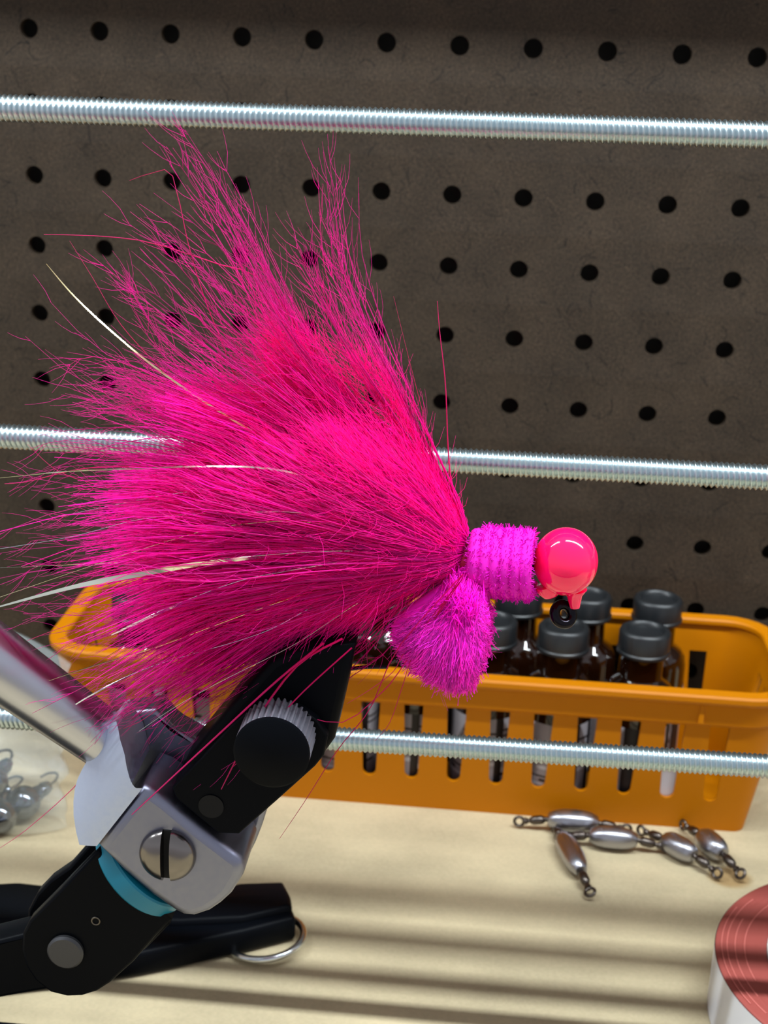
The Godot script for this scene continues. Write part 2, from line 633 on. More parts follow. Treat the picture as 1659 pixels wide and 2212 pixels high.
func make_basket() -> void:
	var b := thing("basket", "orange slotted plastic basket holding small brown bottles", "basket")
	var wall := 0.0016
	var st := new_st()
	var both := func(u0: float, h0: float, u1: float, h1: float, u2: float, h2: float, u3: float, h3: float) -> void:
		st.set_smooth_group(1)
		quad(st, basket_point(u0, h0, 0), basket_point(u1, h1, 0), basket_point(u2, h2, 0), basket_point(u3, h3, 0))
		st.set_smooth_group(2)
		quad(st, basket_point(u3, h3, -wall), basket_point(u2, h2, -wall), basket_point(u1, h1, -wall), basket_point(u0, h0, -wall))
	var edge := func(u0: float, h0: float, u1: float, h1: float) -> void:
		st.set_smooth_group(-1)
		quad(st, basket_point(u0, h0, 0), basket_point(u0, h0, -wall), basket_point(u1, h1, -wall), basket_point(u1, h1, 0))
	var h_top := 0.0424
	# columns: the solid runs and, between them, the slot cells
	for side in 4:
		var cells := []
		if side % 2 == 0:
			for k in 15: cells.append(0.0476 + 0.0148 * k)
		else:
			for k in 3: cells.append(0.0436 + 0.0125 * (k - 1))
		var u_of := func(x: float, h: float) -> float:
			return basket_u(side, x, h) if side % 2 == 0 else basket_u_z(side, x, h)
		var hs := [0.0, 0.0012, 0.012, 0.022, 0.032, h_top]
		var dir := 1.0 if side == 0 or side == 3 else -1.0
		var order := cells.duplicate()
		if dir < 0: order.reverse()
		var half := 0.0074 if side % 2 == 0 else 0.00625
		# solid from the side's start to the first cell, and from the last cell round the corner
		for k in hs.size() - 1:
			var e0: float = hs[k]
			var e1: float = hs[k + 1]
			var s0: float = order[0] - half * dir
			var s1: float = order[-1] + half * dir
			both.call(float(side), e0, u_of.call(s0, e0), e0, u_of.call(s0, e1), e1, float(side), e1)
			both.call(u_of.call(s1, e0), e0, side + 0.8, e0, side + 0.8, e1, u_of.call(s1, e1), e1)
			for q in 6:
				var c0 := side + 0.8 + 0.2 * q / 6
				var c1 := side + 0.8 + 0.2 * (q + 1) / 6
				both.call(c0, e0, c1, e0, c1, e1, c0, e1)
		for x in order:
			var hole := []
			var top := h_top
			hole.append(Vector2(-0.0033, top))
			hole.append(Vector2(-0.0029, 0.03))
			for q in 9:
				var a := PI + PI * q / 8
				hole.append(Vector2(0.00235 * cos(a), 0.0145 + 0.0024 * sin(a)))
			hole.append(Vector2(0.0029, 0.03))
			hole.append(Vector2(0.0033, top))
			for q in hole.size() - 1:
				var p0: Vector2 = hole[q]
				var p1: Vector2 = hole[q + 1]
				var far := -half if q < 6 else half
				edge.call(u_of.call(x + dir * p0.x, p0.y), p0.y, u_of.call(x + dir * p1.x, p1.y), p1.y)
				if q < 6:
					both.call(u_of.call(x + dir * far, p1.y), p1.y, u_of.call(x + dir * p1.x, p1.y), p1.y, u_of.call(x + dir * p0.x, p0.y), p0.y, u_of.call(x + dir * far, p0.y), p0.y)
				else:
					both.call(u_of.call(x + dir * p0.x, p0.y), p0.y, u_of.call(x + dir * far, p0.y), p0.y, u_of.call(x + dir * far, p1.y), p1.y, u_of.call(x + dir * p1.x, p1.y), p1.y)
			var low := 0.0121
			both.call(u_of.call(x - dir * half, 0.0), 0.0, u_of.call(x + dir * half, 0.0), 0.0, u_of.call(x + dir * half, low), low, u_of.call(x - dir * half, low), low)
			edge.call(u_of.call(x + dir * 0.0033, top), top, u_of.call(x - dir * 0.0033, top), top)
	# bottom plate and foot edge
	var ring_u := []
	for side in 4:
		for k in 8: ring_u.append(side + 0.8 * k / 8)
		for k in 6: ring_u.append(side + 0.8 + 0.2 * k / 6)
	for k in ring_u.size():
		var u0: float = ring_u[k]
		var u1: float = ring_u[(k + 1) % ring_u.size()]
		st.set_smooth_group(-1)
		tri(st, Vector3(0.1512, 0.0015, 0.0436), basket_point(u0, 0.0015, -wall), basket_point(u1, 0.0015, -wall))
		tri(st, Vector3(0.1512, 0.0002, 0.0436), basket_point(u1, 0.0002, 0), basket_point(u0, 0.0002, 0))
	put("body", mesh_of(st), orange, b)
	# skirt and rolled rim: one closed section swept round
	st = new_st()
	var section := [[-wall, h_top], [0.0, h_top], [0.0012, h_top + 0.0014], [0.0012, 0.0513], [0.0024, 0.052], [0.0029, 0.0531], [0.0029, 0.0547], [0.0022, 0.0554], [-0.0026, 0.0554], [-0.0032, 0.0548], [-0.0032, 0.0534], [-wall, 0.0524]]
	for k in ring_u.size():
		var u0: float = ring_u[k]
		var u1: float = ring_u[(k + 1) % ring_u.size()]
		for q in section.size():
			var s0: Array = section[q]
			var s1: Array = section[(q + 1) % section.size()]
			st.set_smooth_group(30 + q)
			quad(st, basket_point(u0, s0[1], s0[0]), basket_point(u1, s0[1], s0[0]), basket_point(u1, s1[1], s1[0]), basket_point(u0, s1[1], s1[0]))
	put("rim", mesh_of(st), orange, b)
	for x in [0.0535, 0.2478]:
		st = new_st()
		box(st, Vector3(x - 0.0009, 0.0442, 0.0777), Vector3(x + 0.0009, 0.0515, 0.0793), 0.0003)
		put("rib", mesh_of(st), orange, b)

func make_bottles() -> void:
	var cap_mat := mat(Color(0.1, 0.11, 0.12), 0.38)
	var glass := mat(Color(0.10, 0.032, 0.008), 0.06)
	glass.clearcoat_enabled = true
	glass.clearcoat = 0.6
	glass.clearcoat_roughness = 0.03
	# label print: a pale wrap with dark bars and bands too small to read
	var im := Image.create(256, 128, false, Image.FORMAT_RGB8)
	im.fill(Color(0.62, 0.6, 0.62))
	for k in 26:
		var y := rng.randi_range(4, 118)
		var x := rng.randi_range(0, 220)
		im.fill_rect(Rect2i(x, y, rng.randi_range(10, 60), rng.randi_range(3, 9)), Color(0.16, 0.12, 0.12) if rng.randf() < 0.7 else Color(0.8, 0.8, 0.82))
	for k in 7:
		im.fill_rect(Rect2i(rng.randi_range(0, 240), 0, rng.randi_range(5, 16), 128), Color(0.1, 0.07, 0.07))
	var paper := mat(Color.WHITE, 0.5)
	paper.albedo_texture = ImageTexture.create_from_image(im)
	var r := 0.0121
	var spots := [
		[0.2290, 0.0572], [0.2010, 0.0590], [0.1762, 0.0575], [0.1508, 0.0580], [0.1256, 0.0572], [0.1004, 0.0578], [0.0752, 0.0572], [0.0500, 0.0560],
		[0.2362, 0.0262], [0.2105, 0.0275], [0.1855, 0.0268], [0.1602, 0.0272], [0.1350, 0.0268], [0.1098, 0.0272], [0.0846, 0.0266],
	]
	var proto: Node3D
	for i in spots.size():
		var o: Node3D
		if i == 0:
			o = Node3D.new()
			o.name = numbered("bottle")
			add_child(o)
			put("glass", lathe_mesh([Vector2(0, 0), Vector2(r - 0.001, 0), Vector2(r, 0.001), Vector2(r, 0.041), Vector2(r - 0.0006, 0.0445), Vector2(r - 0.002, 0.047), Vector2(r - 0.0045, 0.0487), Vector2(0.0072, 0.0497), Vector2(0.0072, 0.060), Vector2(0, 0.060)], 36), glass, o)
			var st := new_st()
			st.set_smooth_group(1)
			var n := 40
			for k in n:
				var a := TAU * 0.86 * k / n
				var b := TAU * 0.86 * (k + 1) / n
				var q := r + 0.00012
				var c := [[a, 0.006], [b, 0.006], [b, 0.034], [a, 0.034]]
				for id in [0, 2, 1, 0, 3, 2]:
					st.set_uv(Vector2(c[id][0] / TAU, 1.0 - (c[id][1] - 0.006) / 0.028))
					st.add_vertex(Vector3(q * cos(c[id][0]), c[id][1], -q * sin(c[id][0])))
			tag(put("label_wrap", mesh_of(st), paper, o), "pale printed paper label")
			st = new_st()
			var rc := 0.0093
			lathe(st, [Vector2(0, 0.0578), Vector2(rc - 0.0006, 0.0578), Vector2(rc, 0.0584), Vector2(rc, 0.0592), Vector2(rc - 0.0004, 0.0596), Vector2(rc - 0.0004, 0.0656), Vector2(rc - 0.0009, 0.0665), Vector2(rc - 0.0016, 0.0669), Vector2(rc - 0.0024, 0.0668), Vector2(rc - 0.0030, 0.0662), Vector2(rc - 0.0033, 0.0654), Vector2(0, 0.0654)], 60)
			put("cap", mesh_of(st), cap_mat, o)
			proto = o
		else:
			o = proto.duplicate()
			o.name = numbered("bottle")
			add_child(o)
		o.position = Vector3(spots[i][0], 0.0016, spots[i][1])
		o.rotation.y = rng.randf() * TAU
		var nth := ["first", "second", "third", "fourth", "fifth", "sixth", "seventh", "eighth"]
		var label: String = ("brown bottle with black cap, front row, %s from the basket's left end" % nth[7 - i]) if i < 8 else ("brown bottle with black cap, back row, %s from the basket's left end" % nth[14 - i])
		match i:
			0: label = "brown bottle with black cap in the front row, nearest the basket's right end"
			1: label = "brown bottle with black cap in the front row, straight under the hook eye"
			2: label = "brown bottle with black cap in the front row, half hidden by the magenta tuft"
			8: label = "brown bottle with black cap in the back row, nearest the basket's right end"
			9: label = "brown bottle with black cap in the back row, beside the pink ball head"
			10: label = "brown bottle with black cap in the back row, just below the fuzzy collar"
		tag(o, label, "bottle", "brown bottles in the orange basket")
	# a slip of white paper behind the last slot
	var st2 := new_st()
	prism(st2, rounded([Vector2(0.2372, 0.0017), Vector2(0.2445, 0.0017), Vector2(0.2445, 0.0235), Vector2(0.2372, 0.0225)], 0.001), 0.0705, 0.0708, 0.0001, 1)
	tag(put("paper_slip", mesh_of(st2), mat(Color(0.85, 0.85, 0.88), 0.6)), "white paper slip showing through the basket's slot at the right end", "paper")

# ------------------------------------------------------------------ sinkers
func make_sinkers() -> void:
	var spec := [
		[[Vector2(0.1995, 0.0801), Vector2(0.2169, 0.08)], 0.0042, "lead swivel sinker lying along the foot of the basket, furthest left", 0.2],
		[[Vector2(0.204, 0.0899), Vector2(0.2098, 0.111)], 0.0039, "lead swivel sinker pointing towards the viewer, its ring end out on the bare desk", 0.0],
		[[Vector2(0.2135, 0.0885), Vector2(0.2295, 0.0891)], 0.0041, "lead swivel sinker lying level in the middle of the sinker pile", 0.0],
		[[Vector2(0.2386, 0.0868), Vector2(0.2479, 0.0963)], 0.0041, "short lead swivel sinker, second from the right of the pile", 0.0],
		[[Vector2(0.2513, 0.0827), Vector2(0.2576, 0.0943)], 0.0043, "rightmost lead swivel sinker, its ring end pointing at the red roll", 0.0],
	]
	for s in spec:
		var a: Vector2 = s[0][0]
		var b: Vector2 = s[0][1]
		var r: float = s[1]
		var len := a.distance_to(b)
		var o := thing("sinker", s[2], "sinker", Vector3(a.x, r + 0.0002, a.y), "swivel sinkers on the desk")
		var d := Vector3(b.x - a.x, 0, b.y - a.y).normalized()
		var xf := along(Vector3.ZERO, d)
		# a lead body with six soft facets and blunt ends
		var st := new_st()
		st.set_smooth_group(1)
		var prof := [[0.0, 0.45], [0.03, 0.62], [0.16, 0.86], [0.32, 0.98], [0.5, 1.0], [0.68, 0.98], [0.84, 0.86], [0.97, 0.62], [1.0, 0.45]]
		var sides := 24
		for k in prof.size() - 1:
			for i in sides:
				var v := []
				for c in [[k, i], [k, i + 1], [k + 1, i + 1], [k + 1, i]]:
					var ang: float = TAU * c[1] / sides
					var face: float = 1.0 - 0.05 * absf(sin(3.0 * ang))
					var q: float = prof[c[0]][1] * r * face
					v.append(xf * Vector3(q * cos(ang), prof[c[0]][0] * len, -q * sin(ang)))
				quad(st, v[0], v[1], v[2], v[3])
		lathe(st, [Vector2(0, 0), Vector2(0.45 * r * 0.96, 0.0)], sides, xf)
		lathe(st, [Vector2(0.45 * r * 0.96, len), Vector2(0, len)], sides, xf)
		put("body", mesh_of(st), lead, o)
		for end in 2:
			var e := (d * len) if end == 1 else Vector3.ZERO
			var dir := d if end == 1 else -d
			dir = (dir + Vector3(0, -0.17, 0)).normalized()
			var fx := along(e - dir * 0.0004, dir)
			st = new_st()
			# barrel, neck, second barrel
			lathe(st, [Vector2(0, 0), Vector2(0.0009, 0), Vector2(0.0009, 0.0014), Vector2(0.0013, 0.0018), Vector2(0.0016, 0.0026), Vector2(0.0016, 0.0052), Vector2(0.0012, 0.0062), Vector2(0.0008, 0.0066), Vector2(0.0008, 0.0072), Vector2(0.0012, 0.0077), Vector2(0.0012, 0.0086), Vector2(0, 0.009)], 14, fx)
			var sv := put("swivel", mesh_of(st), dark_wire, o)
			st = new_st()
			torus(st, Transform3D(Basis(fx.basis.x, fx.basis.z, -fx.basis.y), fx * Vector3(0, 0.0103, 0)), 0.0016, 0.00055, 20, 8)
			put("eye", mesh_of(st), dark_wire, sv)

# ------------------------------------------------------------------ tape roll
func make_roll() -> void:
	var o := thing("tape_roll", "roll of brick red tape with a white label round its side, lower right corner", "roll", Vector3(0.2932, 0, 0.1752))
	var h := 0.020
	var ro := 0.0497
	var ri := 0.0354
	# the wound layers, a hair uneven, so that rings show
	var st := new_st()
	var prof := [Vector2(ro - 0.0002, 0.0006)]
	var r := ro - 0.0002
	var k := 0
	prof.append(Vector2(r, h - 0.0004))
	while r > ri + 0.0007:
		r -= rng.randf_range(0.0003, 0.0007)
		var y := h - rng.randf_range(0.0, 0.00022)
		prof.append(Vector2(r, y))
		k += 1
	prof.append(Vector2(ri, h - 0.0003))
	prof.append(Vector2(ri, 0.0006))
	prof.append(Vector2(ro - 0.0002, 0.0006))
	lathe(st, prof, 160)
	var im := Image.create(4, 256, false, Image.FORMAT_RGB8)
	var red := mat(Color(0.61, 0.29, 0.26), 0.5)
	put("winding", mesh_of(st), red, o)
	# pale rings where a layer stands out
	for q in [[0.0478, 2.7, 3.7], [0.0463, 2.6, 3.85], [0.0441, 2.75, 3.6], [0.0415, 2.9, 3.9]]:
		st = new_st()
		var path := []
		for s in 24:
			var a := lerpf(q[1], q[2], s / 23.0)
			path.append(Vector3(q[0] * cos(a), h, q[0] * sin(a)))
		tube(st, path, 0.00016, 6)
		put("raised_layer", mesh_of(st), mat(Color(0.82, 0.46, 0.42), 0.5), o)
	# core
	put("core", lathe_mesh([Vector2(ri - 0.0001, 0.0002), Vector2(ri - 0.0001, h + 0.0003), Vector2(ri - 0.0018, h + 0.0003), Vector2(ri - 0.0018, 0.0002), Vector2(ri - 0.0001, 0.0002)], 120), mat(Color(0.82, 0.8, 0.78), 0.6), o)
	# the label wrapped round the outside, white with a slanting red band
	im = Image.create(1600, 100, false, Image.FORMAT_RGB8)
	im.fill(Color(0.86, 0.87, 0.9))
	for x in 1600:
		for y in 100:
			var along_ := posmod(x - 980, 1600)
			var t := 16 + along_ * 0.55
			if along_ < 190 and y > t - 4 and y < t + 18: im.set_pixel(x, y, Color(0.62, 0.27, 0.25))
	for q in 9:
		im.fill_rect(Rect2i(945 + q * 11, 50 + q * 3, 7, 16), Color(0.55, 0.6, 0.66))
	var paper := mat(Color.WHITE, 0.35)
	paper.albedo_texture = ImageTexture.create_from_image(im)
	st = new_st()
	st.set_smooth_group(1)
	var n := 160
	for i in n:
		var c := [[i, 0.0003], [i + 1, 0.0003], [i + 1, h - 0.0006], [i, h - 0.0006]]
		for id in [0, 2, 1, 0, 3, 2]:
			var a: float = -TAU * c[id][0] / n
			st.set_uv(Vector2(float(c[id][0]) / n, 1.0 - c[id][1] / h))
			st.add_vertex(Vector3(ro * cos(a), c[id][1], ro * sin(a)))
	tag(put("side_label", mesh_of(st), paper, o), "white label with a slanting red band")

# ------------------------------------------------------------------ bag of jig heads
func make_bag() -> void:
	var film := mat(Color(0.86, 0.92, 0.93, 0.17), 0.07)
	film.transparency = BaseMaterial3D.TRANSPARENCY_ALPHA
	film.metallic_specular = 0.7
	var b := thing("plastic_bag", "crumpled clear plastic bag of silvery lead heads, left of the orange basket", "bag", Vector3(-0.0235, 0, 0.104))
	var n := FastNoiseLite.new()
	n.seed = 12
	n.frequency = 26.0
	n.fractal_octaves = 3
	var st := new_st()
	st.set_smooth_group(1)
	var nu := 44
	var nv := 26
	var half := Vector2(0.060, 0.071)
	var grid := func(i: int, j: int, front: float) -> Vector3:
		var x := (float(i) / nu * 2 - 1)
		var y := float(j) / nv
		var puff := sqrt(maxf(0.0, 1 - x * x)) * pow(maxf(0.0, sin(PI * clampf(0.2 + y * 0.8, 0.0, 1.0))), 0.7)
		var crumple := n.get_noise_3d(x * 0.05 * 1.6, y * 0.05 * 2.2, front * 0.03)
		var p := Vector3(x * half.x, y * half.y * (1.0 - 0.22 * pow(maxf(0.0, x), 3.0)) + 0.0012, front * (0.0165 * puff + 0.0005) + 0.005 * crumple * puff)
		p.z -= 0.010 * y * y
		p.x += 0.004 * n.get_noise_2d(y * 0.2, 3.0)
		return p
	for front in [1.0, -1.0]:
		for i in nu:
			for j in nv:
				var a: Vector3 = grid.call(i, j, front)
				var c: Vector3 = grid.call(i + 1, j, front)
				var d: Vector3 = grid.call(i + 1, j + 1, front)
				var e: Vector3 = grid.call(i, j + 1, front)
				if front > 0: quad(st, a, c, d, e)
				else: quad(st, e, d, c, a)
	put("film", mesh_of(st), film, b)
	st = new_st()
	tube(st, smooth_path([Vector3(-0.05, 0.066, -0.0088), Vector3(-0.02, 0.067, -0.0095), Vector3(0.01, 0.067, -0.0095), Vector3(0.046, 0.061, -0.0085)], 8), 0.0011, 8)
	put("zip_seal", mesh_of(st), mat(Color(0.75, 0.8, 0.84), 0.3), b)
	# cast lead heads lying in the bag
	var proto: Node3D
	var spots := [[-0.004, 0.0062, 0.11, 0.3], [0.006, 0.0062, 0.102, 2.2], [0.016, 0.0062, 0.11, 3.4], [-0.014, 0.0062, 0.101, 4.0], [0.001, 0.0168, 0.107, 5.0], [0.012, 0.0165, 0.106, 2.9], [-0.024, 0.0062, 0.11, 2.6], [-0.013, 0.0168, 0.106, 1.7], [-0.036, 0.0062, 0.103, 3.4], [0.021, 0.0066, 0.1005, 2.5], [0.005, 0.026, 0.106, 4.1], [-0.006, 0.0262, 0.1055, 2.0]]
	for i in spots.size():
		var o: Node3D
		if i == 0:
			o = Node3D.new()
			o.name = numbered("jig_head")
			add_child(o)
			st = new_st()
			ball(st, Vector3.ZERO, 0.0058, 20, 1.0)
			lathe(st, [Vector2(0.0032, 0.004), Vector2(0.0024, 0.0075), Vector2(0.0026, 0.0085), Vector2(0.0018, 0.011), Vector2(0, 0.011)], 14)
			put("head", mesh_of(st), mat(Color(0.5, 0.52, 0.56), 0.14, 1.0), o)
			st = new_st()
			tube(st, smooth_path([Vector3(0, 0.010, 0), Vector3(0.0005, 0.014, 0), Vector3(0.003, 0.0165, 0), Vector3(0.006, 0.015, 0), Vector3(0.0065, 0.012, 0)], 4), 0.0005, 6)
			put("hook_wire", mesh_of(st), dark_wire, o)
			proto = o
		else:
			o = proto.duplicate()
			o.name = numbered("jig_head")
			add_child(o)
		o.transform = Transform3D(Basis(Vector3.UP, spots[i][3]) * Basis(Vector3(1, 0, 0), 1.35), Vector3(spots[i][0], spots[i][1] + 0.0003, spots[i][2]))
		tag(o, "shiny cast lead jig head lying inside the clear plastic bag", "jig head", "lead heads in the plastic bag")

# ------------------------------------------------------------------ the black tool with a ring
func make_tool() -> void:
	var o := thing("folding_tool", "black folding hand tool with a steel ring, lying on the desk behind the vise", "tool")
	var st := new_st()
	slab(st, rounded([Vector2(0.0168, 0.1579), Vector2(0.0366, 0.1527), Vector2(0.0498, 0.1533), Vector2(0.0745, 0.1545), Vector2(0.094, 0.1524), Vector2(0.1029, 0.1434), Vector2(0.1165, 0.1406), Vector2(0.1199, 0.1478), Vector2(0.1213, 0.1538), Vector2(0.1071, 0.162), Vector2(0.0886, 0.1663), Vector2(0.0641, 0.1682), Vector2(0.0432, 0.1724), Vector2(0.0238, 0.1763)], 0.0012, 3), 0.0005, 0.0105, 0.0014, 2)
	put("upper_handle", mesh_of(st), black_steel, o)
	st = new_st()
	slab(st, rounded([Vector2(0.0264, 0.1834), Vector2(0.0451, 0.1784), Vector2(0.065, 0.1714), Vector2(0.088, 0.1639), Vector2(0.1066, 0.1593), Vector2(0.121, 0.1513), Vector2(0.1229, 0.1567), Vector2(0.1078, 0.166), Vector2(0.0931, 0.1743), Vector2(0.081, 0.1805), Vector2(0.063, 0.1881), Vector2(0.0322, 0.1988)], 0.0012, 3), 0.0005, 0.0085, 0.0014, 2)
	put("lower_handle", mesh_of(st), black_steel, o)
	st = new_st()
	slab(st, [Vector2(0.0235, 0.1758), Vector2(0.0637, 0.1669), Vector2(0.0645, 0.1696), Vector2(0.0252, 0.1803)], 0.003, 0.005, 0.0002, 1)
	put("blade", mesh_of(st), aluminium, o)
	var c := Vector2(0.1143, 0.1593)
	st = new_st()
	torus(st, Transform3D(Basis(Vector3(0, 0, 1), 0.12), Vector3(c.x, 0.0026, c.y)), 0.0113, 0.0011, 48, 12)
	var ring := put("split_ring", mesh_of(st), mat(Color(0.85, 0.87, 0.88), 0.2, 1.0), o)
	tag(ring, "bright steel ring")

# ------------------------------------------------------------------ vise
# the hollowed shoulder between tube and cheek: its face curves away from the cheek's front towards the tube
func fillet_mesh() -> ArrayMesh:
	var e := Vector3(0.0942, 0.0946, 0.262)
	var d := Vector3(0.1043, 0.1093, 0.262)
	var rim := [Vector3(0.0903, 0.0943, 0.256), Vector3(0.0886, 0.1, 0.256), Vector3(0.0883, 0.1051, 0.256), Vector3(0.0896, 0.1091, 0.256), Vector3(0.0928, 0.1149, 0.256), Vector3(0.0953, 0.1189, 0.256), Vector3(0.0972, 0.121, 0.256), Vector3(0.0987, 0.1181, 0.256), Vector3(0.1001, 0.1156, 0.256), Vector3(0.1009, 0.1122, 0.256), Vector3(0.1015, 0.109, 0.256)]
	var n := 20
	var rows := 8
	var front := []
	for i in n + 1:
		var base: Vector3 = e.lerp(d, float(i) / n)
		var edge := bent(rim, float(i) / n)
		var line := []
		for k in rows + 1:
			var t := float(k) / rows
			var p := base.lerp(edge, t)
			var far := absf((p - e).cross((d - e).normalized()).z)
			p.z = 0.2638 - minf(0.012, far * far * 42.0)
			line.append(p)
		front.append(line)
	var st := new_st()
	for i in n:
		for k in rows:
			st.set_smooth_group(1)
			quad(st, front[i][k], front[i + 1][k], front[i + 1][k + 1], front[i][k + 1])
		st.set_smooth_group(2)
		var a: Vector3 = front[i][rows]
		var b: Vector3 = front[i + 1][rows]
		quad(st, a, b, Vector3(b.x, b.y, 0.2462), Vector3(a.x, a.y, 0.2462))
	return mesh_of(st)

func make_vise() -> void:
	var o := thing("vise", "fly tying vise of bare aluminium and black steel gripping the hook", "vise")
	var st := new_st()
	# rear cheek and web
	put("rear_cheek", prism_mesh(rounded([Vector2(0.0946, 0.1169), Vector2(0.1033, 0.1188), Vector2(0.1066, 0.1147), Vector2(0.1125, 0.1116), Vector2(0.1276, 0.1023), Vector2(0.1281, 0.0981), Vector2(0.1267, 0.0919), Vector2(0.1251, 0.087), Vector2(0.1203, 0.0759), Vector2(0.1155, 0.0709), Vector2(0.1097, 0.07), Vector2(0.0991, 0.0793), Vector2(0.0921, 0.0999)], 0.001, 3), 0.2375, 0.2458, 0.0012, 3), aluminium, o)
	put("front_cheek", prism_mesh([Vector2(0.1043, 0.1093), Vector2(0.107, 0.1084), Vector2(0.1095, 0.1066), Vector2(0.1169, 0.1003), Vector2(0.1236, 0.0952), Vector2(0.1252, 0.094), Vector2(0.1259, 0.0921), Vector2(0.1255, 0.0897), Vector2(0.1231, 0.0851), Vector2(0.1209, 0.0826), Vector2(0.1184, 0.0804), Vector2(0.115, 0.0788), Vector2(0.1128, 0.0788), Vector2(0.1108, 0.0797), Vector2(0.1057, 0.0833), Vector2(0.0997, 0.0886), Vector2(0.0942, 0.0946)], 0.2460, 0.2640, 0.0022, 4), aluminium, o)
	var lit_aluminium: StandardMaterial3D = aluminium.duplicate()
	lit_aluminium.roughness = 0.72
	lit_aluminium.albedo_color = Color(0.8, 0.84, 0.92)  # same metal in a lighter colour: the lamp's reflection painted into the fillet
	put("fillet", fillet_mesh(), lit_aluminium, o)
	# the long tube on the left, a little wider away from the head
	var ta := Vector3(0.0931, 0.1136, 0.252)
	var tb := Vector3(0.0695, 0.1394, 0.264)
	var d := tb - ta
	put("tube", lathe_mesh([Vector2(0, -0.0005), Vector2(0.0056, -0.0005), Vector2(0.0063, 0.0003), Vector2(0.0068, d.length() * 0.5), Vector2(0.0073, d.length()), Vector2(0.0062, d.length() + 0.06), Vector2(0, d.length() + 0.061)], 48, along(ta, d)), mat(Color(0.74, 0.75, 0.8), 0.26, 1.0), o)
	put("tube_collar", lathe_mesh([Vector2(0, -0.0045), Vector2(0.0060, -0.0040), Vector2(0.0064, -0.0030), Vector2(0.0064, -0.0011), Vector2(0.0060, -0.0006), Vector2(0, -0.0006)], 48, along(ta, d)), aluminium, o)
	# slotted screw
	var s := Vector2(0.1096, 0.0942)
	var csg := CSGCombiner3D.new()
	csg.name = "slotted_screw"
	o.add_child(csg, true)
	var dome := CSGPolygon3D.new()
	dome.name = "screw_dome"
	dome.mode = CSGPolygon3D.MODE_SPIN
	dome.spin_sides = 48
	var prof := PackedVector2Array([Vector2(0, -0.001), Vector2(0.0061, -0.001)])
	for k in 9:
		var a := PI / 2 * k / 8
		prof.append(Vector2(0.0061 * pow(cos(a), 0.7) if k < 8 else 0.0, 0.0006 + 0.0029 * sin(a)))
	dome.polygon = prof
	dome.smooth_faces = true
	csg.add_child(dome)
	var cut := CSGBox3D.new()
	cut.name = "slot"
	cut.operation = CSGShape3D.OPERATION_SUBTRACTION
	cut.size = Vector3(0.0019, 0.005, 0.02)
	cut.position = Vector3(0, 0.0019, 0)
	csg.add_child(cut)
	csg.material_override = mat(Color(0.5, 0.48, 0.47), 0.22, 1.0)
	csg.transform = Transform3D(Basis(Vector3(1, 0, 0), Vector3(0, 0, 1), Vector3(0, -1, 0)), Vector3(s.x, s.y, 0.2637))
	st = new_st()
	box(st, Vector3(s.x - 0.00093, s.y - 0.0058, 0.2632), Vector3(s.x + 0.00093, s.y + 0.0058, 0.2642), 0.0001)
	put("slot_shade", mesh_of(st), mat(Color(0.03, 0.028, 0.028), 0.8), csg)  # black strip that paints the shade at the bottom of the screw slot
	csg.get_node("slot_shade").transform = csg.transform.affine_inverse()
	# jaw: a nose that tapers to the tip, a flat cheek with a knurled knob
	put("jaw_nose", prism_mesh([Vector2(0.1125, 0.1142), Vector2(0.1223, 0.1282), Vector2(0.1305, 0.1388), Vector2(0.1356, 0.1418), Vector2(0.1475, 0.1435), Vector2(0.1458, 0.1324), Vector2(0.1439, 0.1217), Vector2(0.1409, 0.1166), Vector2(0.1323, 0.1072), Vector2(0.1195, 0.1044)], 0.2459, 0.2602, 0.0018, 4), black_steel, o)
	var flat := [Vector2(0.1103, 0.1092), Vector2(0.117, 0.1173), Vector2(0.1233, 0.1253), Vector2(0.1262, 0.128), Vector2(0.1295, 0.1295), Vector2(0.1333, 0.1302), Vector2(0.1371, 0.1295), Vector2(0.1405, 0.1273), Vector2(0.1428, 0.1239), Vector2(0.1421, 0.1194), Vector2(0.1403, 0.1167), Vector2(0.1327, 0.1083), Vector2(0.1245, 0.0994), Vector2(0.12, 0.0992), Vector2(0.1111, 0.1067)]
	put("jaw_plate", prism_mesh(flat, 0.2500, 0.2625, 0.0004, 2), black_steel, o)
	var hole := Vector2(0.1186, 0.1056)
	put("hole_shade", lathe_mesh([Vector2(0, 0), Vector2(0.0026, 0), Vector2(0.0027, 0.00015), Vector2(0, 0.0001)], 32, Transform3D(Basis(Vector3.RIGHT, PI / 2), Vector3(hole.x, hole.y, 0.2626))), mat(Color(0.004, 0.004, 0.004), 0.9), o)  # flat black disc on the plate, painting the shade inside a recess
	var kc := Vector2(0.1327, 0.1242)
	var teeth := []
	for k in 144:
		var ph := k % 4
		var rr := 0.0077 if ph < 2 else 0.0070
		teeth.append(kc + Vector2.from_angle(TAU * (k + (0.0 if ph == 0 or ph == 2 else 0.0)) / 144.0) * rr)
	put("knob", prism_mesh(teeth, 0.2626, 0.2714, 0.0002, 1), mat(Color(0.5, 0.5, 0.54), 0.4, 0.6), o)
	put("knob_face", lathe_mesh([Vector2(0, 0), Vector2(0.0076, 0), Vector2(0.0077, 0.0002), Vector2(0.0077, 0.0007), Vector2(0.0072, 0.001), Vector2(0, 0.001)], 72, Transform3D(Basis(Vector3.RIGHT, PI / 2), Vector3(kc.x, kc.y, 0.2714))), black_steel, o)
	# teal washer between head and stem
	var w0 := Vector3(0.1018, 0.0842, 0.252)
	var axis := Vector3(0.69, 0.72, 0).normalized()
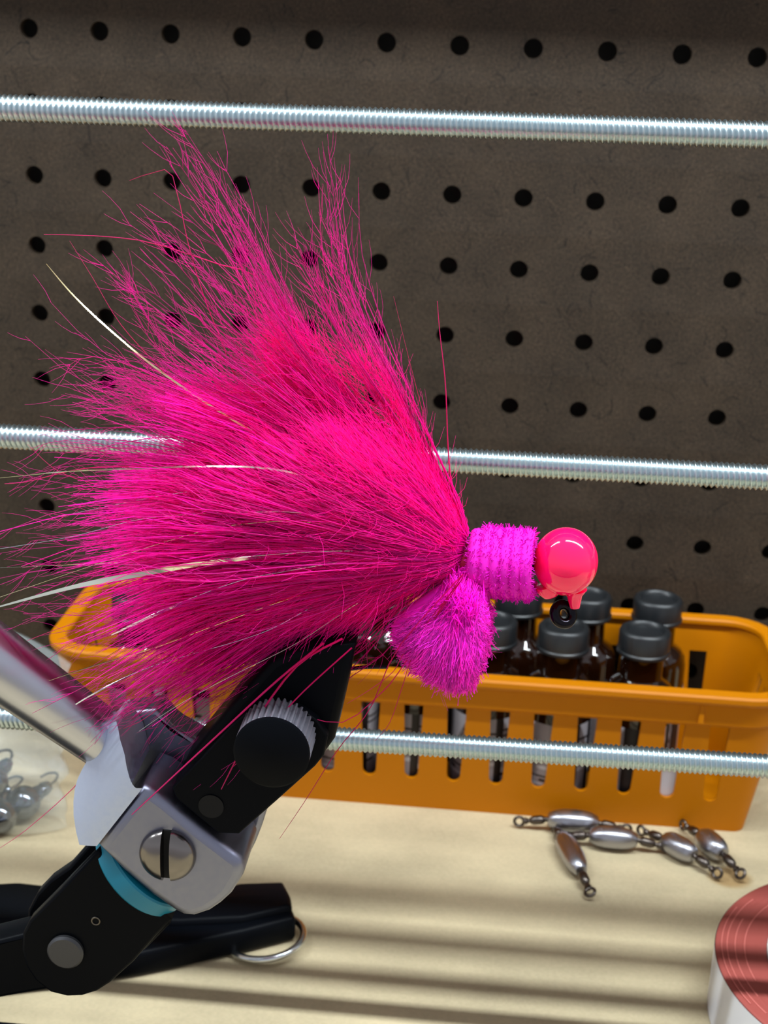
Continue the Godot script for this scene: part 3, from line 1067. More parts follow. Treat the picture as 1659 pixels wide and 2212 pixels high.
	put("washer", lathe_mesh([Vector2(0, -0.0030), Vector2(0.0118, -0.0030), Vector2(0.0124, -0.0024), Vector2(0.0124, 0.0012), Vector2(0.0120, 0.0016), Vector2(0, 0.0016)], 64, along(w0, axis)), mat(Color(0.0, 0.46, 0.56), 0.4, 0.0), o)
	# clevis
	put("clevis_cheek", prism_mesh([Vector2(0.0933, 0.0911), Vector2(0.1009, 0.0828), Vector2(0.1092, 0.0752), Vector2(0.1053, 0.0701), Vector2(0.1006, 0.0636), Vector2(0.0952, 0.0575), Vector2(0.0922, 0.055), Vector2(0.0887, 0.0534), Vector2(0.0853, 0.0529), Vector2(0.0815, 0.0536), Vector2(0.0782, 0.0563), Vector2(0.0762, 0.0597), Vector2(0.0753, 0.064), Vector2(0.0757, 0.0684), Vector2(0.0773, 0.0718), Vector2(0.0843, 0.0801)], 0.2560, 0.2600, 0.0006, 2), black_steel, o)
	put("clevis_cheek", prism_mesh([Vector2(0.0889, 0.086), Vector2(0.0986, 0.0768), Vector2(0.1017, 0.0722), Vector2(0.0917, 0.0564), Vector2(0.0838, 0.0518), Vector2(0.0762, 0.0548), Vector2(0.0722, 0.0607), Vector2(0.0724, 0.0651), Vector2(0.0746, 0.0697), Vector2(0.0778, 0.0736), Vector2(0.0824, 0.0775)], 0.2425, 0.2465, 0.0006, 2), black_steel, o)
	put("clevis_bridge", prism_mesh([Vector2(0.0921, 0.0866), Vector2(0.108, 0.0714), Vector2(0.102, 0.064), Vector2(0.0885, 0.0784)], 0.2464, 0.2562, 0.0005, 2), black_steel, o)
	var pin := Vector2(0.0855, 0.0651)
	put("pin", lathe_mesh([Vector2(0, -0.02), Vector2(0.0040, -0.02), Vector2(0.0040, 0.0), Vector2(0.0041, 0.0006), Vector2(0.0036, 0.0011), Vector2(0, 0.0012)], 40, Transform3D(Basis(Vector3.RIGHT, PI / 2), Vector3(pin.x, pin.y, 0.2602))), mat(Color(0.3, 0.3, 0.31), 0.5, 0.7), o)
	var pe := Vector2(0.0924, 0.0734)
	st = new_st()
	torus(st, Transform3D(Basis(Vector3.RIGHT, PI / 2), Vector3(pe.x, pe.y, 0.2601)), 0.0009, 0.0002, 20, 6)
	put("rivet", mesh_of(st), mat(Color(0.4, 0.37, 0.33), 0.4, 0.8), o)
	# arm, post and foot, which carry the vise from outside the frame
	put("arm", prism_mesh(rounded([Vector2(0.0891, 0.0615), Vector2(0.0845, 0.0524), Vector2(0.0601, 0.0448), Vector2(0.0456, 0.0433), Vector2(0.0465, 0.0573), Vector2(0.0609, 0.06), Vector2(0.0785, 0.0666)], 0.002, 3), 0.2470, 0.2555, 0.001, 2), black_steel, o)
	var post := Vector2(0.0483, 0.05)
	put("post", lathe_mesh([Vector2(0, 0.009), Vector2(0.005, 0.009), Vector2(0.005, post.y + 0.012), Vector2(0, post.y + 0.013)], 32, Transform3D(Basis.IDENTITY, Vector3(post.x, 0, 0.2512))), black_steel, o)
	st = new_st()
	box(st, Vector3(post.x - 0.05, 0.0, 0.215), Vector3(post.x + 0.04, 0.010, 0.30), 0.002)
	put("foot", mesh_of(st), black_steel, o)

# ------------------------------------------------------------------ the fly
func bent(path: Array, t: float) -> Vector3:
	var f := clampf(t, 0.0, 1.0) * (path.size() - 1)
	var i := mini(int(f), path.size() - 2)
	return path[i].cubic_interpolate(path[i + 1], path[maxi(i - 1, 0)], path[mini(i + 2, path.size() - 1)], f - i)

func make_fly() -> void:
	var o := thing("fishing_fly", "hot pink feathered jig with a glossy coral ball head, held in the vise", "fishing fly")
	# hook: shank, bend and point, with the eye under the head
	var st := new_st()
	tube(st, smooth_path([Vector3(0.189, 0.1595, 0.25), Vector3(0.1795, 0.1585, 0.25), Vector3(0.1682, 0.1569, 0.25), Vector3(0.1569, 0.1547, 0.25), Vector3(0.1456, 0.1503, 0.25), Vector3(0.1389, 0.1452, 0.25), Vector3(0.1366, 0.1397, 0.25), Vector3(0.1392, 0.1352, 0.25), Vector3(0.1441, 0.1335, 0.25), Vector3(0.149, 0.1342, 0.25), Vector3(0.1537, 0.1346, 0.25)], 5), 0.0007, 10, 0.0004)
	put("hook", mesh_of(st), mat(Color(0.16, 0.15, 0.18), 0.2, 1.0), o)
	var nickel := mat(Color(0.12, 0.11, 0.13), 0.12, 0.9)
	var eye := Vector3(0.1893, 0.1492, 0.25)
	st = new_st()
	torus(st, Transform3D(Basis(Vector3.RIGHT, PI / 2 - 0.55).rotated(Vector3.UP, 0.5), eye), 0.0020, 0.0011, 32, 12)
	put("hook_eye", mesh_of(st), nickel, o)
	# ball head with a dripped collar of paint round the eye
	var hc := Vector3(0.1889, 0.1607, 0.25)
	var paint := mat(Color(1.1, 0.06, 0.38), 0.09)
	paint.clearcoat_enabled = true
	paint.clearcoat = 0.4
	paint.clearcoat_roughness = 0.03
	paint.subsurf_scatter_enabled = true
	paint.subsurf_scatter_strength = 0.12
	var prof := []
	for k in 25:
		var a := -PI / 2 + PI * k / 24
		prof.append(Vector2(0.00655 * cos(a), 0.00655 * 1.07 * sin(a)))
	prof[0].x = 0.0
	prof[-1].x = 0.0
	put("ball_head", lathe_mesh(prof, 64, Transform3D(Basis.IDENTITY, hc)), paint, o)
	st = new_st()
	var drip := Vector3(0.1913, 0.1529, 0.25)
	lathe(st, [Vector2(0, -0.0022), Vector2(0.0010, -0.0021), Vector2(0.0013, -0.0008), Vector2(0.0016, 0.0005), Vector2(0.0026, 0.0018), Vector2(0, 0.002)], 20, Transform3D(Basis(Vector3.BACK, 0.1), drip))
	lathe(st, [Vector2(0, -0.0012), Vector2(0.0016, -0.0008), Vector2(0.0024, 0.0004), Vector2(0.0026, 0.0018), Vector2(0, 0.002)], 20, Transform3D(Basis(Vector3.BACK, 0.35), Vector3(0.1862, 0.1538, 0.25)))
	put("paint_collar", mesh_of(st), paint, o)
	# chenille collar: a thick fuzzy cord wound five times round the shank
	var magenta := fibre_mat(0.35, Color(1, 1, 1))
	var c0 := Vector3(0.1696, 0.1594, 0.25)
	var c1 := Vector3(0.1824, 0.1592, 0.25)
	var ax := (c1 - c0).normalized()
	var up := (Vector3.UP - ax * ax.y).normalized()
	var back := ax.cross(up)
	var turns := 5.6
	var cord := []
	for k in 181:
		var t := k / 180.0
		var a := TAU * turns * t
		var rr := 0.0060 - 0.0003 * sin(a * 3.0)
		var tilt := 0.0008 * sin(a)
		cord.append(c0.lerp(c1, 0.08 + 0.9 * t) - ax * tilt + (up * cos(a) + back * sin(a)) * rr)
	st = new_st()
	tube(st, cord, 0.00138, 10)
	var cm := mat(Color(0.93, 0.01, 0.76), 0.85)
	put("chenille_cord", mesh_of(st), cm, o)
	var fz := Fibres.new()
	for k in 6500:
		var i := rng.randi_range(1, cord.size() - 2)
		var p: Vector3 = cord[i].lerp(cord[i + 1], rng.randf())
		var dd: Vector3 = (cord[i + 1] - cord[i]).normalized()
		var n := Vector3(gauss(), gauss(), gauss())
		n = (n - dd * n.dot(dd)).normalized()
		var tip := p + n * rng.randf_range(0.0015, 0.0021) + Vector3(gauss(), gauss(), gauss()) * 0.00022
		var l := rng.randf_range(0.75, 1.1)
		var col := Color(minf(1.0, 0.97 * l), 0.003, 0.66 * l)
		fz.add([p + n * 0.0011, p.lerp(tip, 0.75) + Vector3(gauss(), gauss(), gauss()) * 0.0001, tip], 0.00010, 0.00006, col, col.lerp(Color(0.95, 0.02, 0.75), 0.35))
	tag(put("chenille_fuzz", fz.mesh(), magenta, o), "fuzzy magenta chenille", "", "", "stuff")
	# the core the feathers are tied over
	st = new_st()
	tube(st, smooth_path([Vector3(0.1738, 0.1591, 0.25), Vector3(0.1691, 0.1594, 0.25), Vector3(0.1643, 0.1603, 0.25), Vector3(0.1586, 0.1607, 0.25), Vector3(0.152, 0.1599, 0.25), Vector3(0.1453, 0.159, 0.25)], 4), 0.0050, 16, 0.0012)
	put("tied_core", mesh_of(st), mat(Color(0.7, 0.0, 0.28), 0.8), o)
	# the packed middle of the marabou, under the loose barbs
	var pad := Cushion.new(smooth_path([Vector3(0.1683, 0.1656, 0.25), Vector3(0.165, 0.1732, 0.25), Vector3(0.1601, 0.1797, 0.25), Vector3(0.1538, 0.1846, 0.25), Vector3(0.1454, 0.1879, 0.25), Vector3(0.137, 0.1879, 0.25), Vector3(0.1286, 0.1859, 0.25), Vector3(0.1202, 0.1821, 0.25), Vector3(0.1136, 0.1768, 0.25), Vector3(0.1092, 0.1696, 0.25), Vector3(0.1079, 0.1615, 0.25), Vector3(0.1106, 0.1545, 0.25), Vector3(0.1174, 0.1493, 0.25), Vector3(0.1272, 0.1459, 0.25), Vector3(0.1389, 0.1452, 0.25), Vector3(0.1514, 0.1497, 0.25), Vector3(0.1607, 0.155, 0.25), Vector3(0.1668, 0.1582, 0.25)], 2), Vector3(0.145, 0.168, 0.25), 0.0125)
	put("packed_feather", cushion_mesh(pad), mat(Color(1.06, 0.0, 0.77), 0.9), o)
	feathers(o, pad)
	tuft(o)
	flash(o)

# a plump cushion with a traced outline; thick_at tells its half thickness at a place
class Cushion:
	var rim: Array
	var mid: Vector3
	var thick: float
	func _init(r: Array, m: Vector3, t: float) -> void:
		rim = r
		mid = m
		thick = t
	func share(p: Vector3) -> float:
		var d := Vector2(p.x - mid.x, p.y - mid.y)
		var best := 9.0
		for i in rim.size():
			var a := Vector2(rim[i].x - mid.x, rim[i].y - mid.y)
			var b := Vector2(rim[(i + 1) % rim.size()].x - mid.x, rim[(i + 1) % rim.size()].y - mid.y)
			var hit = Geometry2D.segment_intersects_segment(Vector2.ZERO, d.normalized() * 1.0, a, b)
			if hit != null: best = d.length() / maxf(1e-5, hit.length())
		return best
	func thick_at(p: Vector3) -> float:
		var t := share(p)
		return thick * sqrt(maxf(0.0, 1.0 - t * t)) if t < 1.0 else 0.0

func cushion_mesh(c: Cushion) -> ArrayMesh:
	var st := new_st()
	st.set_smooth_group(1)
	var n := c.rim.size()
	var turn := 0.0
	for i in n: turn += Vector2(c.rim[i].x, c.rim[i].y).cross(Vector2(c.rim[(i + 1) % n].x, c.rim[(i + 1) % n].y))
	for side in [1.0, -1.0]:
		for i in n:
			for k in 10:
				var v := []
				for q in [[i, k], [i + 1, k], [i + 1, k + 1], [i, k + 1]]:
					var t: float = sin(PI / 2 * q[1] / 10.0)
					var p: Vector3 = c.mid.lerp(c.rim[q[0] % n], t)
					p.z += side * c.thick * sqrt(maxf(0.0, 1.0 - t * t))
					v.append(p)
				if (side > 0) == (turn > 0): quad(st, v[3], v[2], v[1], v[0])
				else: quad(st, v[0], v[1], v[2], v[3])
	return mesh_of(st)

func feathers(o: Node3D, pad: Cushion) -> void:
	# paths of the plumes, root to tip
	var plume := [
		[[Vector3(0.1689, 0.1656, 0.25), Vector3(0.166, 0.1723, 0.25), Vector3(0.1605, 0.1812, 0.25), Vector3(0.1542, 0.1932, 0.25), Vector3(0.1475, 0.2058, 0.25), Vector3(0.1425, 0.2177, 0.25), Vector3(0.1402, 0.2299, 0.25), Vector3(0.1386, 0.241, 0.25)], 26, 0.0022, 0.55],
		[[Vector3(0.1687, 0.1656, 0.25), Vector3(0.1636, 0.1741, 0.25), Vector3(0.1566, 0.1843, 0.25), Vector3(0.1493, 0.1952, 0.25), Vector3(0.144, 0.2033, 0.25), Vector3(0.1387, 0.2128, 0.25), Vector3(0.1356, 0.2191, 0.25), Vector3(0.1342, 0.222, 0.25)], 34, 0.0024, 0.55],
		[[Vector3(0.1686, 0.1651, 0.25), Vector3(0.1607, 0.1759, 0.25), Vector3(0.152, 0.184, 0.25), Vector3(0.1424, 0.1929, 0.25), Vector3(0.1348, 0.2023, 0.25), Vector3(0.1298, 0.2098, 0.25), Vector3(0.1255, 0.2173, 0.25), Vector3(0.12, 0.2263, 0.25), Vector3(0.1143, 0.2343, 0.25), Vector3(0.111, 0.2389, 0.25)], 150, 0.0018, 0.5],
		[[Vector3(0.1686, 0.1651, 0.25), Vector3(0.1608, 0.1749, 0.25), Vector3(0.1501, 0.1839, 0.25), Vector3(0.1406, 0.1928, 0.25), Vector3(0.1331, 0.1999, 0.25), Vector3(0.1265, 0.2069, 0.25), Vector3(0.1237, 0.214, 0.25), Vector3(0.12, 0.2201, 0.25), Vector3(0.1137, 0.2321, 0.25), Vector3(0.1048, 0.2386, 0.25)], 26, 0.0024, 0.5],
		[[Vector3(0.1684, 0.1646, 0.25), Vector3(0.1599, 0.1739, 0.25), Vector3(0.1483, 0.1828, 0.25), Vector3(0.1388, 0.1918, 0.25), Vector3(0.1303, 0.202, 0.25), Vector3(0.1237, 0.21, 0.25), Vector3(0.1173, 0.216, 0.25), Vector3(0.1102, 0.2218, 0.25), Vector3(0.1, 0.228, 0.25)], 60, 0.0016, 0.5],
		[[Vector3(0.1684, 0.1646, 0.25), Vector3(0.158, 0.1737, 0.25), Vector3(0.1455, 0.1827, 0.25), Vector3(0.1351, 0.1916, 0.25), Vector3(0.1266, 0.1995, 0.25), Vector3(0.1183, 0.2065, 0.25), Vector3(0.1126, 0.2135, 0.25), Vector3(0.1068, 0.2194, 0.25), Vector3(0.0988, 0.2246, 0.25)], 70, 0.0016, 0.5],
		[[Vector3(0.1683, 0.1641, 0.25), Vector3(0.1571, 0.1737, 0.25), Vector3(0.1446, 0.1816, 0.25), Vector3(0.1332, 0.1896, 0.25), Vector3(0.1239, 0.1966, 0.25), Vector3(0.1148, 0.2035, 0.25), Vector3(0.1058, 0.2104, 0.25), Vector3(0.0975, 0.2155, 0.25)], 130, 0.0018, 0.5],
		[[Vector3(0.1683, 0.1638, 0.25), Vector3(0.1562, 0.1726, 0.25), Vector3(0.1428, 0.1796, 0.25), Vector3(0.1295, 0.1874, 0.25), Vector3(0.1174, 0.1929, 0.25), Vector3(0.109, 0.1981, 0.25), Vector3(0.1025, 0.2047, 0.25), Vector3(0.0976, 0.2145, 0.25)], 110, 0.0018, 0.5],
		[[Vector3(0.1684, 0.1636, 0.25), Vector3(0.1553, 0.1706, 0.25), Vector3(0.141, 0.1775, 0.25), Vector3(0.1258, 0.1843, 0.25), Vector3(0.1127, 0.1893, 0.25), Vector3(0.1014, 0.1924, 0.25), Vector3(0.091, 0.1947, 0.25), Vector3(0.08, 0.202, 0.25)], 70, 0.0022, 0.5],
		[[Vector3(0.1682, 0.1633, 0.25), Vector3(0.1544, 0.1696, 0.25), Vector3(0.1392, 0.1755, 0.25), Vector3(0.124, 0.1813, 0.25), Vector3(0.1126, 0.1864, 0.25), Vector3(0.1042, 0.1907, 0.25), Vector3(0.0967, 0.1933, 0.25), Vector3(0.092, 0.1933, 0.25)], 190, 0.0042, 0.5],
		[[Vector3(0.1682, 0.163, 0.25), Vector3(0.1535, 0.1685, 0.25), Vector3(0.1383, 0.1734, 0.25), Vector3(0.1231, 0.1784, 0.25), Vector3(0.1107, 0.1815, 0.25), Vector3(0.1012, 0.1833, 0.25), Vector3(0.0917, 0.1847, 0.25), Vector3(0.0841, 0.1857, 0.25)], 120, 0.0046, 0.5],
		[[Vector3(0.1682, 0.1628, 0.25), Vector3(0.1536, 0.1675, 0.25), Vector3(0.1374, 0.1714, 0.25), Vector3(0.1221, 0.1744, 0.25), Vector3(0.1088, 0.1765, 0.25), Vector3(0.0973, 0.1772, 0.25), Vector3(0.0867, 0.1771, 0.25), Vector3(0.078, 0.176, 0.25)], 130, 0.0050, 0.5],
		[[Vector3(0.1682, 0.1624, 0.25), Vector3(0.1536, 0.1656, 0.25), Vector3(0.1374, 0.1685, 0.25), Vector3(0.1222, 0.1699, 0.25), Vector3(0.1087, 0.17, 0.25), Vector3(0.0962, 0.1697, 0.25), Vector3(0.0845, 0.168, 0.25), Vector3(0.0726, 0.1642, 0.25)], 130, 0.0056, 0.5],
		[[Vector3(0.1683, 0.162, 0.25), Vector3(0.1537, 0.1636, 0.25), Vector3(0.1375, 0.165, 0.25), Vector3(0.1222, 0.1644, 0.25), Vector3(0.1087, 0.1625, 0.25), Vector3(0.096, 0.1607, 0.25), Vector3(0.0842, 0.1583, 0.25), Vector3(0.0732, 0.155, 0.25)], 130, 0.0056, 0.5],
		[[Vector3(0.1683, 0.1616, 0.25), Vector3(0.1538, 0.1616, 0.25), Vector3(0.1376, 0.161, 0.25), Vector3(0.1222, 0.1589, 0.25), Vector3(0.1086, 0.1559, 0.25), Vector3(0.0958, 0.1519, 0.25), Vector3(0.0858, 0.1486, 0.25), Vector3(0.0757, 0.1437, 0.25)], 130, 0.0056, 0.5],
		[[Vector3(0.1683, 0.161, 0.25), Vector3(0.1548, 0.1596, 0.25), Vector3(0.1387, 0.157, 0.25), Vector3(0.1242, 0.1534, 0.25), Vector3(0.1115, 0.1489, 0.25), Vector3(0.1006, 0.1439, 0.25), Vector3(0.0916, 0.1396, 0.25), Vector3(0.0823, 0.1335, 0.25)], 150, 0.0050, 0.5],
		[[Vector3(0.1683, 0.1604, 0.25), Vector3(0.1559, 0.1577, 0.25), Vector3(0.1407, 0.1535, 0.25), Vector3(0.1262, 0.1484, 0.25), Vector3(0.1145, 0.1428, 0.25), Vector3(0.1045, 0.1368, 0.25), Vector3(0.0954, 0.1302, 0.25), Vector3(0.0871, 0.1241, 0.25)], 150, 0.0046, 0.5],
		[[Vector3(0.1684, 0.1598, 0.25), Vector3(0.1569, 0.1557, 0.25), Vector3(0.1436, 0.1507, 0.25), Vector3(0.1302, 0.1445, 0.25), Vector3(0.1194, 0.1379, 0.25), Vector3(0.1104, 0.1324, 0.25), Vector3(0.1013, 0.1263, 0.25), Vector3(0.0942, 0.1214, 0.25)], 140, 0.0042, 0.5],
		[[Vector3(0.1684, 0.1592, 0.25), Vector3(0.1579, 0.1543, 0.25), Vector3(0.1476, 0.1489, 0.25), Vector3(0.137, 0.1429, 0.25), Vector3(0.1273, 0.1369, 0.25), Vector3(0.1184, 0.1309, 0.25), Vector3(0.1114, 0.1249, 0.25), Vector3(0.1053, 0.1178, 0.25)], 80, 0.0036, 0.5],
		[[Vector3(0.1684, 0.1587, 0.25), Vector3(0.1589, 0.153, 0.25), Vector3(0.1505, 0.1472, 0.25), Vector3(0.142, 0.1412, 0.25), Vector3(0.1343, 0.1343, 0.25), Vector3(0.1284, 0.1252, 0.25), Vector3(0.1235, 0.1149, 0.25), Vector3(0.1183, 0.1026, 0.25)], 10, 0.0016, 0.8],
		[[Vector3(0.1684, 0.1587, 0.25), Vector3(0.1589, 0.153, 0.25), Vector3(0.1495, 0.1472, 0.25), Vector3(0.14, 0.1408, 0.25), Vector3(0.1303, 0.1329, 0.25), Vector3(0.1205, 0.1213, 0.25), Vector3(0.1093, 0.1081, 0.25), Vector3(0.0983, 0.0963, 0.25)], 10, 0.0012, 0.8],
		[[Vector3(0.1684, 0.1585, 0.25), Vector3(0.1609, 0.1519, 0.25), Vector3(0.1544, 0.1453, 0.25), Vector3(0.1489, 0.1386, 0.25), Vector3(0.1431, 0.1339, 0.25), Vector3(0.1354, 0.1268, 0.25), Vector3(0.1265, 0.1196, 0.25), Vector3(0.1195, 0.1157, 0.25)], 10, 0.0024, 0.75],
	]
	var core := Fibres.new()
	var wisps := Fibres.new()
	var down := Fibres.new()
	var hot := Color(1.0, 0.0, 0.53)
	var pale := Color(0.95, 0.02, 0.55)
	# solid inner mass: many threads between neighbouring plumes, of every length
	for k in 9500:
		var i := rng.randi_range(2, 17)
		if i < 9 and rng.randf() < 0.42: i = rng.randi_range(6, 17)
		var mixing := rng.randf()
		var pa: Array = plume[i][0]
		var pb: Array = plume[i + 1][0]
		var len := rng.randf_range(0.25, 0.70) + 0.07 * absf(gauss())
		len *= 0.6 if i < 4 else 0.66 if i < 7 else 0.9 if i < 9 else 0.78 if i < 11 else 1.0
		var depth := clampf(gauss(), -2.0, 2.0) * 0.12
		var front := 1.0 if rng.randf() < 0.72 else -1.0
		var lift := rng.randf_range(0.0001, 0.0022)
		var side := gauss() * 0.0022
		var path := []
		var steps := 8
		for s in steps:
			var t := len * s / (steps - 1)
			var p: Vector3 = bent(pa, t).lerp(bent(pb, t), mixing)
			var reach := p.distance_to(pa[0])
			p += Vector3(side * 0.4 * t, side * t, 0)
			p.z += front * (pad.thick_at(p) + lift) + depth * reach * maxf(0.0, reach / 0.045 - 0.4)
			p += Vector3(gauss(), gauss(), gauss() * 0.6) * 0.0007 * t
			path.append(p)
		var l := rng.randf_range(0.78, 1.1)
		core.add(path, 0.0002, 0.00006, Color(hot.r * l, 0.0, hot.b * l), Color(pale.r * l, pale.g * l, pale.b * l))
	# plumes: bundles of fine barbs that come together at the tip
	for q in plume:
		var pa: Array = q[0]
		var nth := plume.find(q)
		var share := 0.34 if nth >= 2 and nth <= 8 else 0.5 if nth == 9 or nth == 10 else 0.4 if nth > 10 and nth < 16 else 0.65
		for k in int(q[1] * share):
			var spread: float = q[2]
			var dz := gauss() * 0.10
			var off := Vector2(gauss(), gauss()) * spread
			var len: float = lerpf(q[3], 1.0, sqrt(rng.randf()))
			if nth >= 2 and nth <= 16: len = 0.42 + 0.6 * pow(rng.randf(), 1.7)
			var gather := rng.randf_range(0.35, 1.0)
			var face := 1.0 if rng.randf() < 0.7 else -1.0
			var lift := rng.randf_range(0.0003, 0.003)
			var curl := Vector3(gauss(), gauss(), gauss()) * 0.0022
			var path := []
			for s in 13:
				var t := len * s / 12.0
				var p := bent(pa, minf(t, 1.0))
				var w := sin(PI * minf(t * 0.9, 1.0)) * gather + t * 0.12
				var reach := p.distance_to(pa[0])
				p += Vector3(off.x * w, off.y * w, 0) + curl * t * t
				p.z += (pad.thick_at(p) + lift) * face + dz * reach * minf(1.0, reach / 0.05)
				path.append(p)
			var l := rng.randf_range(0.75, 1.15)
			var c := Color(0.9 * l, 0.006, 0.47 * l)
			wisps.add(path, 0.00016, 0.00004, c, Color(0.62 * l, 0.05 * l, 0.29 * l))
			# down: very fine short barbules along the outer part
			for b in 13:
				var s := rng.randi_range(4, 11)
				var a: Vector3 = path[s].lerp(path[s + 1], rng.randf())
				var dir: Vector3 = (path[s + 1] - path[s]).normalized()
				var sidew := Vector3(gauss(), gauss(), gauss() * 0.7)
				sidew = (sidew - dir * sidew.dot(dir)).normalized()
				var reach := rng.randf_range(0.003, 0.0085)
				var e := a + dir * reach + sidew * reach * rng.randf_range(0.2, 0.55)
				down.add([a, a.lerp(e, 0.4) + sidew * reach * 0.08, a.lerp(e, 0.75) + sidew * reach * 0.05, e], 0.00004, 0.00002, c, Color(0.62, 0.045, 0.29))
	# fine fuzz standing off the inner mass near the collar
	for k in 7500:
		var i := rng.randi_range(0, 18)
		var pa: Array = plume[i][0]
		var pb: Array = plume[i + 1][0]
		var t0 := rng.randf_range(0.02, 0.5)
		var mixing := rng.randf()
		var a := bent(pa, t0).lerp(bent(pb, t0), mixing)
		var dir := (bent(pa, t0 + 0.05).lerp(bent(pb, t0 + 0.05), mixing) - a).normalized()
		a.z += pad.thick_at(a) + rng.randf_range(0.0, 0.003)
		var sidew := Vector3(gauss(), gauss(), absf(gauss()))
		var reach := rng.randf_range(0.004, 0.012) * clampf(t0 * 5.0, 0.3, 1.0)
		var e := a + (dir + sidew * 0.42).normalized() * reach
		down.add([a, a.lerp(e, 0.5) + sidew * 0.0003, e], 0.00005, 0.00002, Color(1.0, 0.0, 0.5), Color(1.0, 0.03, 0.55))
	# a few single hairs that stray far
	var stray := [
		[[Vector3(0.1676, 0.1685, 0.25), Vector3(0.1649, 0.1761, 0.25), Vector3(0.1638, 0.1838, 0.25), Vector3(0.1627, 0.196, 0.25), Vector3(0.1611, 0.206, 0.25), Vector3(0.1603, 0.2123, 0.25)], 0.00016], [[Vector3(0.1676, 0.1685, 0.25), Vector3(0.1615, 0.1798, 0.25), Vector3(0.1582, 0.191, 0.25), Vector3(0.1549, 0.202, 0.25), Vector3(0.1518, 0.2128, 0.25)], 0.00006],
		[[Vector3(0.1637, 0.1722, 0.25), Vector3(0.1443, 0.1912, 0.25), Vector3(0.1329, 0.2063, 0.25), Vector3(0.1255, 0.215, 0.25), Vector3(0.1173, 0.2173, 0.25), Vector3(0.1045, 0.2207, 0.25), Vector3(0.0946, 0.2215, 0.25), Vector3(0.083, 0.2213, 0.25)], 0.00016], [[Vector3(0.1582, 0.1698, 0.25), Vector3(0.1333, 0.1877, 0.25), Vector3(0.122, 0.1936, 0.25), Vector3(0.1183, 0.2018, 0.25), Vector3(0.1146, 0.2108, 0.25), Vector3(0.1114, 0.2215, 0.25), Vector3(0.1086, 0.2336, 0.25), Vector3(0.1052, 0.2342, 0.25), Vector3(0.1002, 0.2324, 0.25)], 0.00012],
		[[Vector3(0.1495, 0.149, 0.25), Vector3(0.1204, 0.1353, 0.25), Vector3(0.1002, 0.1196, 0.25), Vector3(0.0865, 0.1016, 0.25), Vector3(0.0745, 0.089, 0.25), Vector3(0.0678, 0.0834, 0.25)], 0.00014], [[Vector3(0.1685, 0.161, 0.262), Vector3(0.1564, 0.1443, 0.262), Vector3(0.1513, 0.1306, 0.262), Vector3(0.1449, 0.1207, 0.262), Vector3(0.1384, 0.1083, 0.262), Vector3(0.1331, 0.0988, 0.262)], 0.00014],
		[[Vector3(0.1685, 0.161, 0.262), Vector3(0.1575, 0.1404, 0.262), Vector3(0.1531, 0.1339, 0.262), Vector3(0.1457, 0.127, 0.262), Vector3(0.1361, 0.1278, 0.262), Vector3(0.1275, 0.1256, 0.262), Vector3(0.1198, 0.1207, 0.262)], 0.00012], [[Vector3(0.1685, 0.1601, 0.262), Vector3(0.1601, 0.1446, 0.262), Vector3(0.1577, 0.1363, 0.262), Vector3(0.1554, 0.1278, 0.262), Vector3(0.1525, 0.1234, 0.262)], 0.00011],
		[[Vector3(0.1685, 0.1601, 0.262), Vector3(0.1583, 0.1445, 0.262), Vector3(0.1557, 0.1392, 0.262), Vector3(0.1511, 0.1348, 0.262), Vector3(0.1465, 0.1313, 0.262)], 0.00011], [[Vector3(0.1419, 0.146, 0.266), Vector3(0.1328, 0.1372, 0.266), Vector3(0.1206, 0.1239, 0.266), Vector3(0.109, 0.1112, 0.266), Vector3(0.1025, 0.1041, 0.266)], 0.0003],
		[[Vector3(0.1456, 0.1472, 0.266), Vector3(0.1365, 0.1405, 0.266), Vector3(0.1277, 0.1265, 0.266), Vector3(0.1245, 0.1189, 0.266), Vector3(0.1214, 0.1117, 0.266)], 0.0003], [[Vector3(0.1475, 0.1454, 0.266), Vector3(0.1375, 0.1345, 0.266), Vector3(0.1292, 0.1235, 0.266), Vector3(0.1235, 0.1167, 0.266)], 0.0002],
		[[Vector3(0.1311, 0.147, 0.256), Vector3(0.1137, 0.1322, 0.256), Vector3(0.1018, 0.1205, 0.256), Vector3(0.0886, 0.1162, 0.256), Vector3(0.0795, 0.1165, 0.256)], 0.0001], [[Vector3(0.1395, 0.1933, 0.256), Vector3(0.1268, 0.1935, 0.256), Vector3(0.1149, 0.1928, 0.256), Vector3(0.1029, 0.1902, 0.256), Vector3(0.0907, 0.1871, 0.256)], 0.00012],
		[[Vector3(0.1202, 0.1811, 0.25), Vector3(0.1061, 0.1956, 0.25), Vector3(0.0979, 0.2044, 0.25), Vector3(0.0925, 0.2133, 0.25), Vector3(0.0881, 0.2203, 0.25)], 0.00008], [[Vector3(0.1107, 0.1756, 0.25), Vector3(0.0915, 0.1744, 0.25), Vector3(0.0777, 0.1705, 0.25), Vector3(0.0728, 0.1697, 0.25)], 0.00012],
		[[Vector3(0.113, 0.1714, 0.252), Vector3(0.0958, 0.1713, 0.252), Vector3(0.0853, 0.1736, 0.252), Vector3(0.0787, 0.1791, 0.252)], 0.0001], [[Vector3(0.1227, 0.1499, 0.252), Vector3(0.1011, 0.1453, 0.252), Vector3(0.0862, 0.14, 0.252), Vector3(0.0729, 0.1337, 0.252)], 0.0001],
	]
	for q in stray:
		var path := []
		for s in 17: path.append(bent(q[0], s / 16.0))
		wisps.add(path, q[1], q[1] * 0.35, Color(0.75, 0.01, 0.2), Color(0.68, 0.06, 0.24))
	var fm := fibre_mat(1.0)
	tag(put("feather_mass", core.mesh(), fm, o), "dense hot pink marabou", "", "", "stuff")
	tag(put("feather_plumes", wisps.mesh(), fm, o), "long wispy pink barbs", "", "", "stuff")
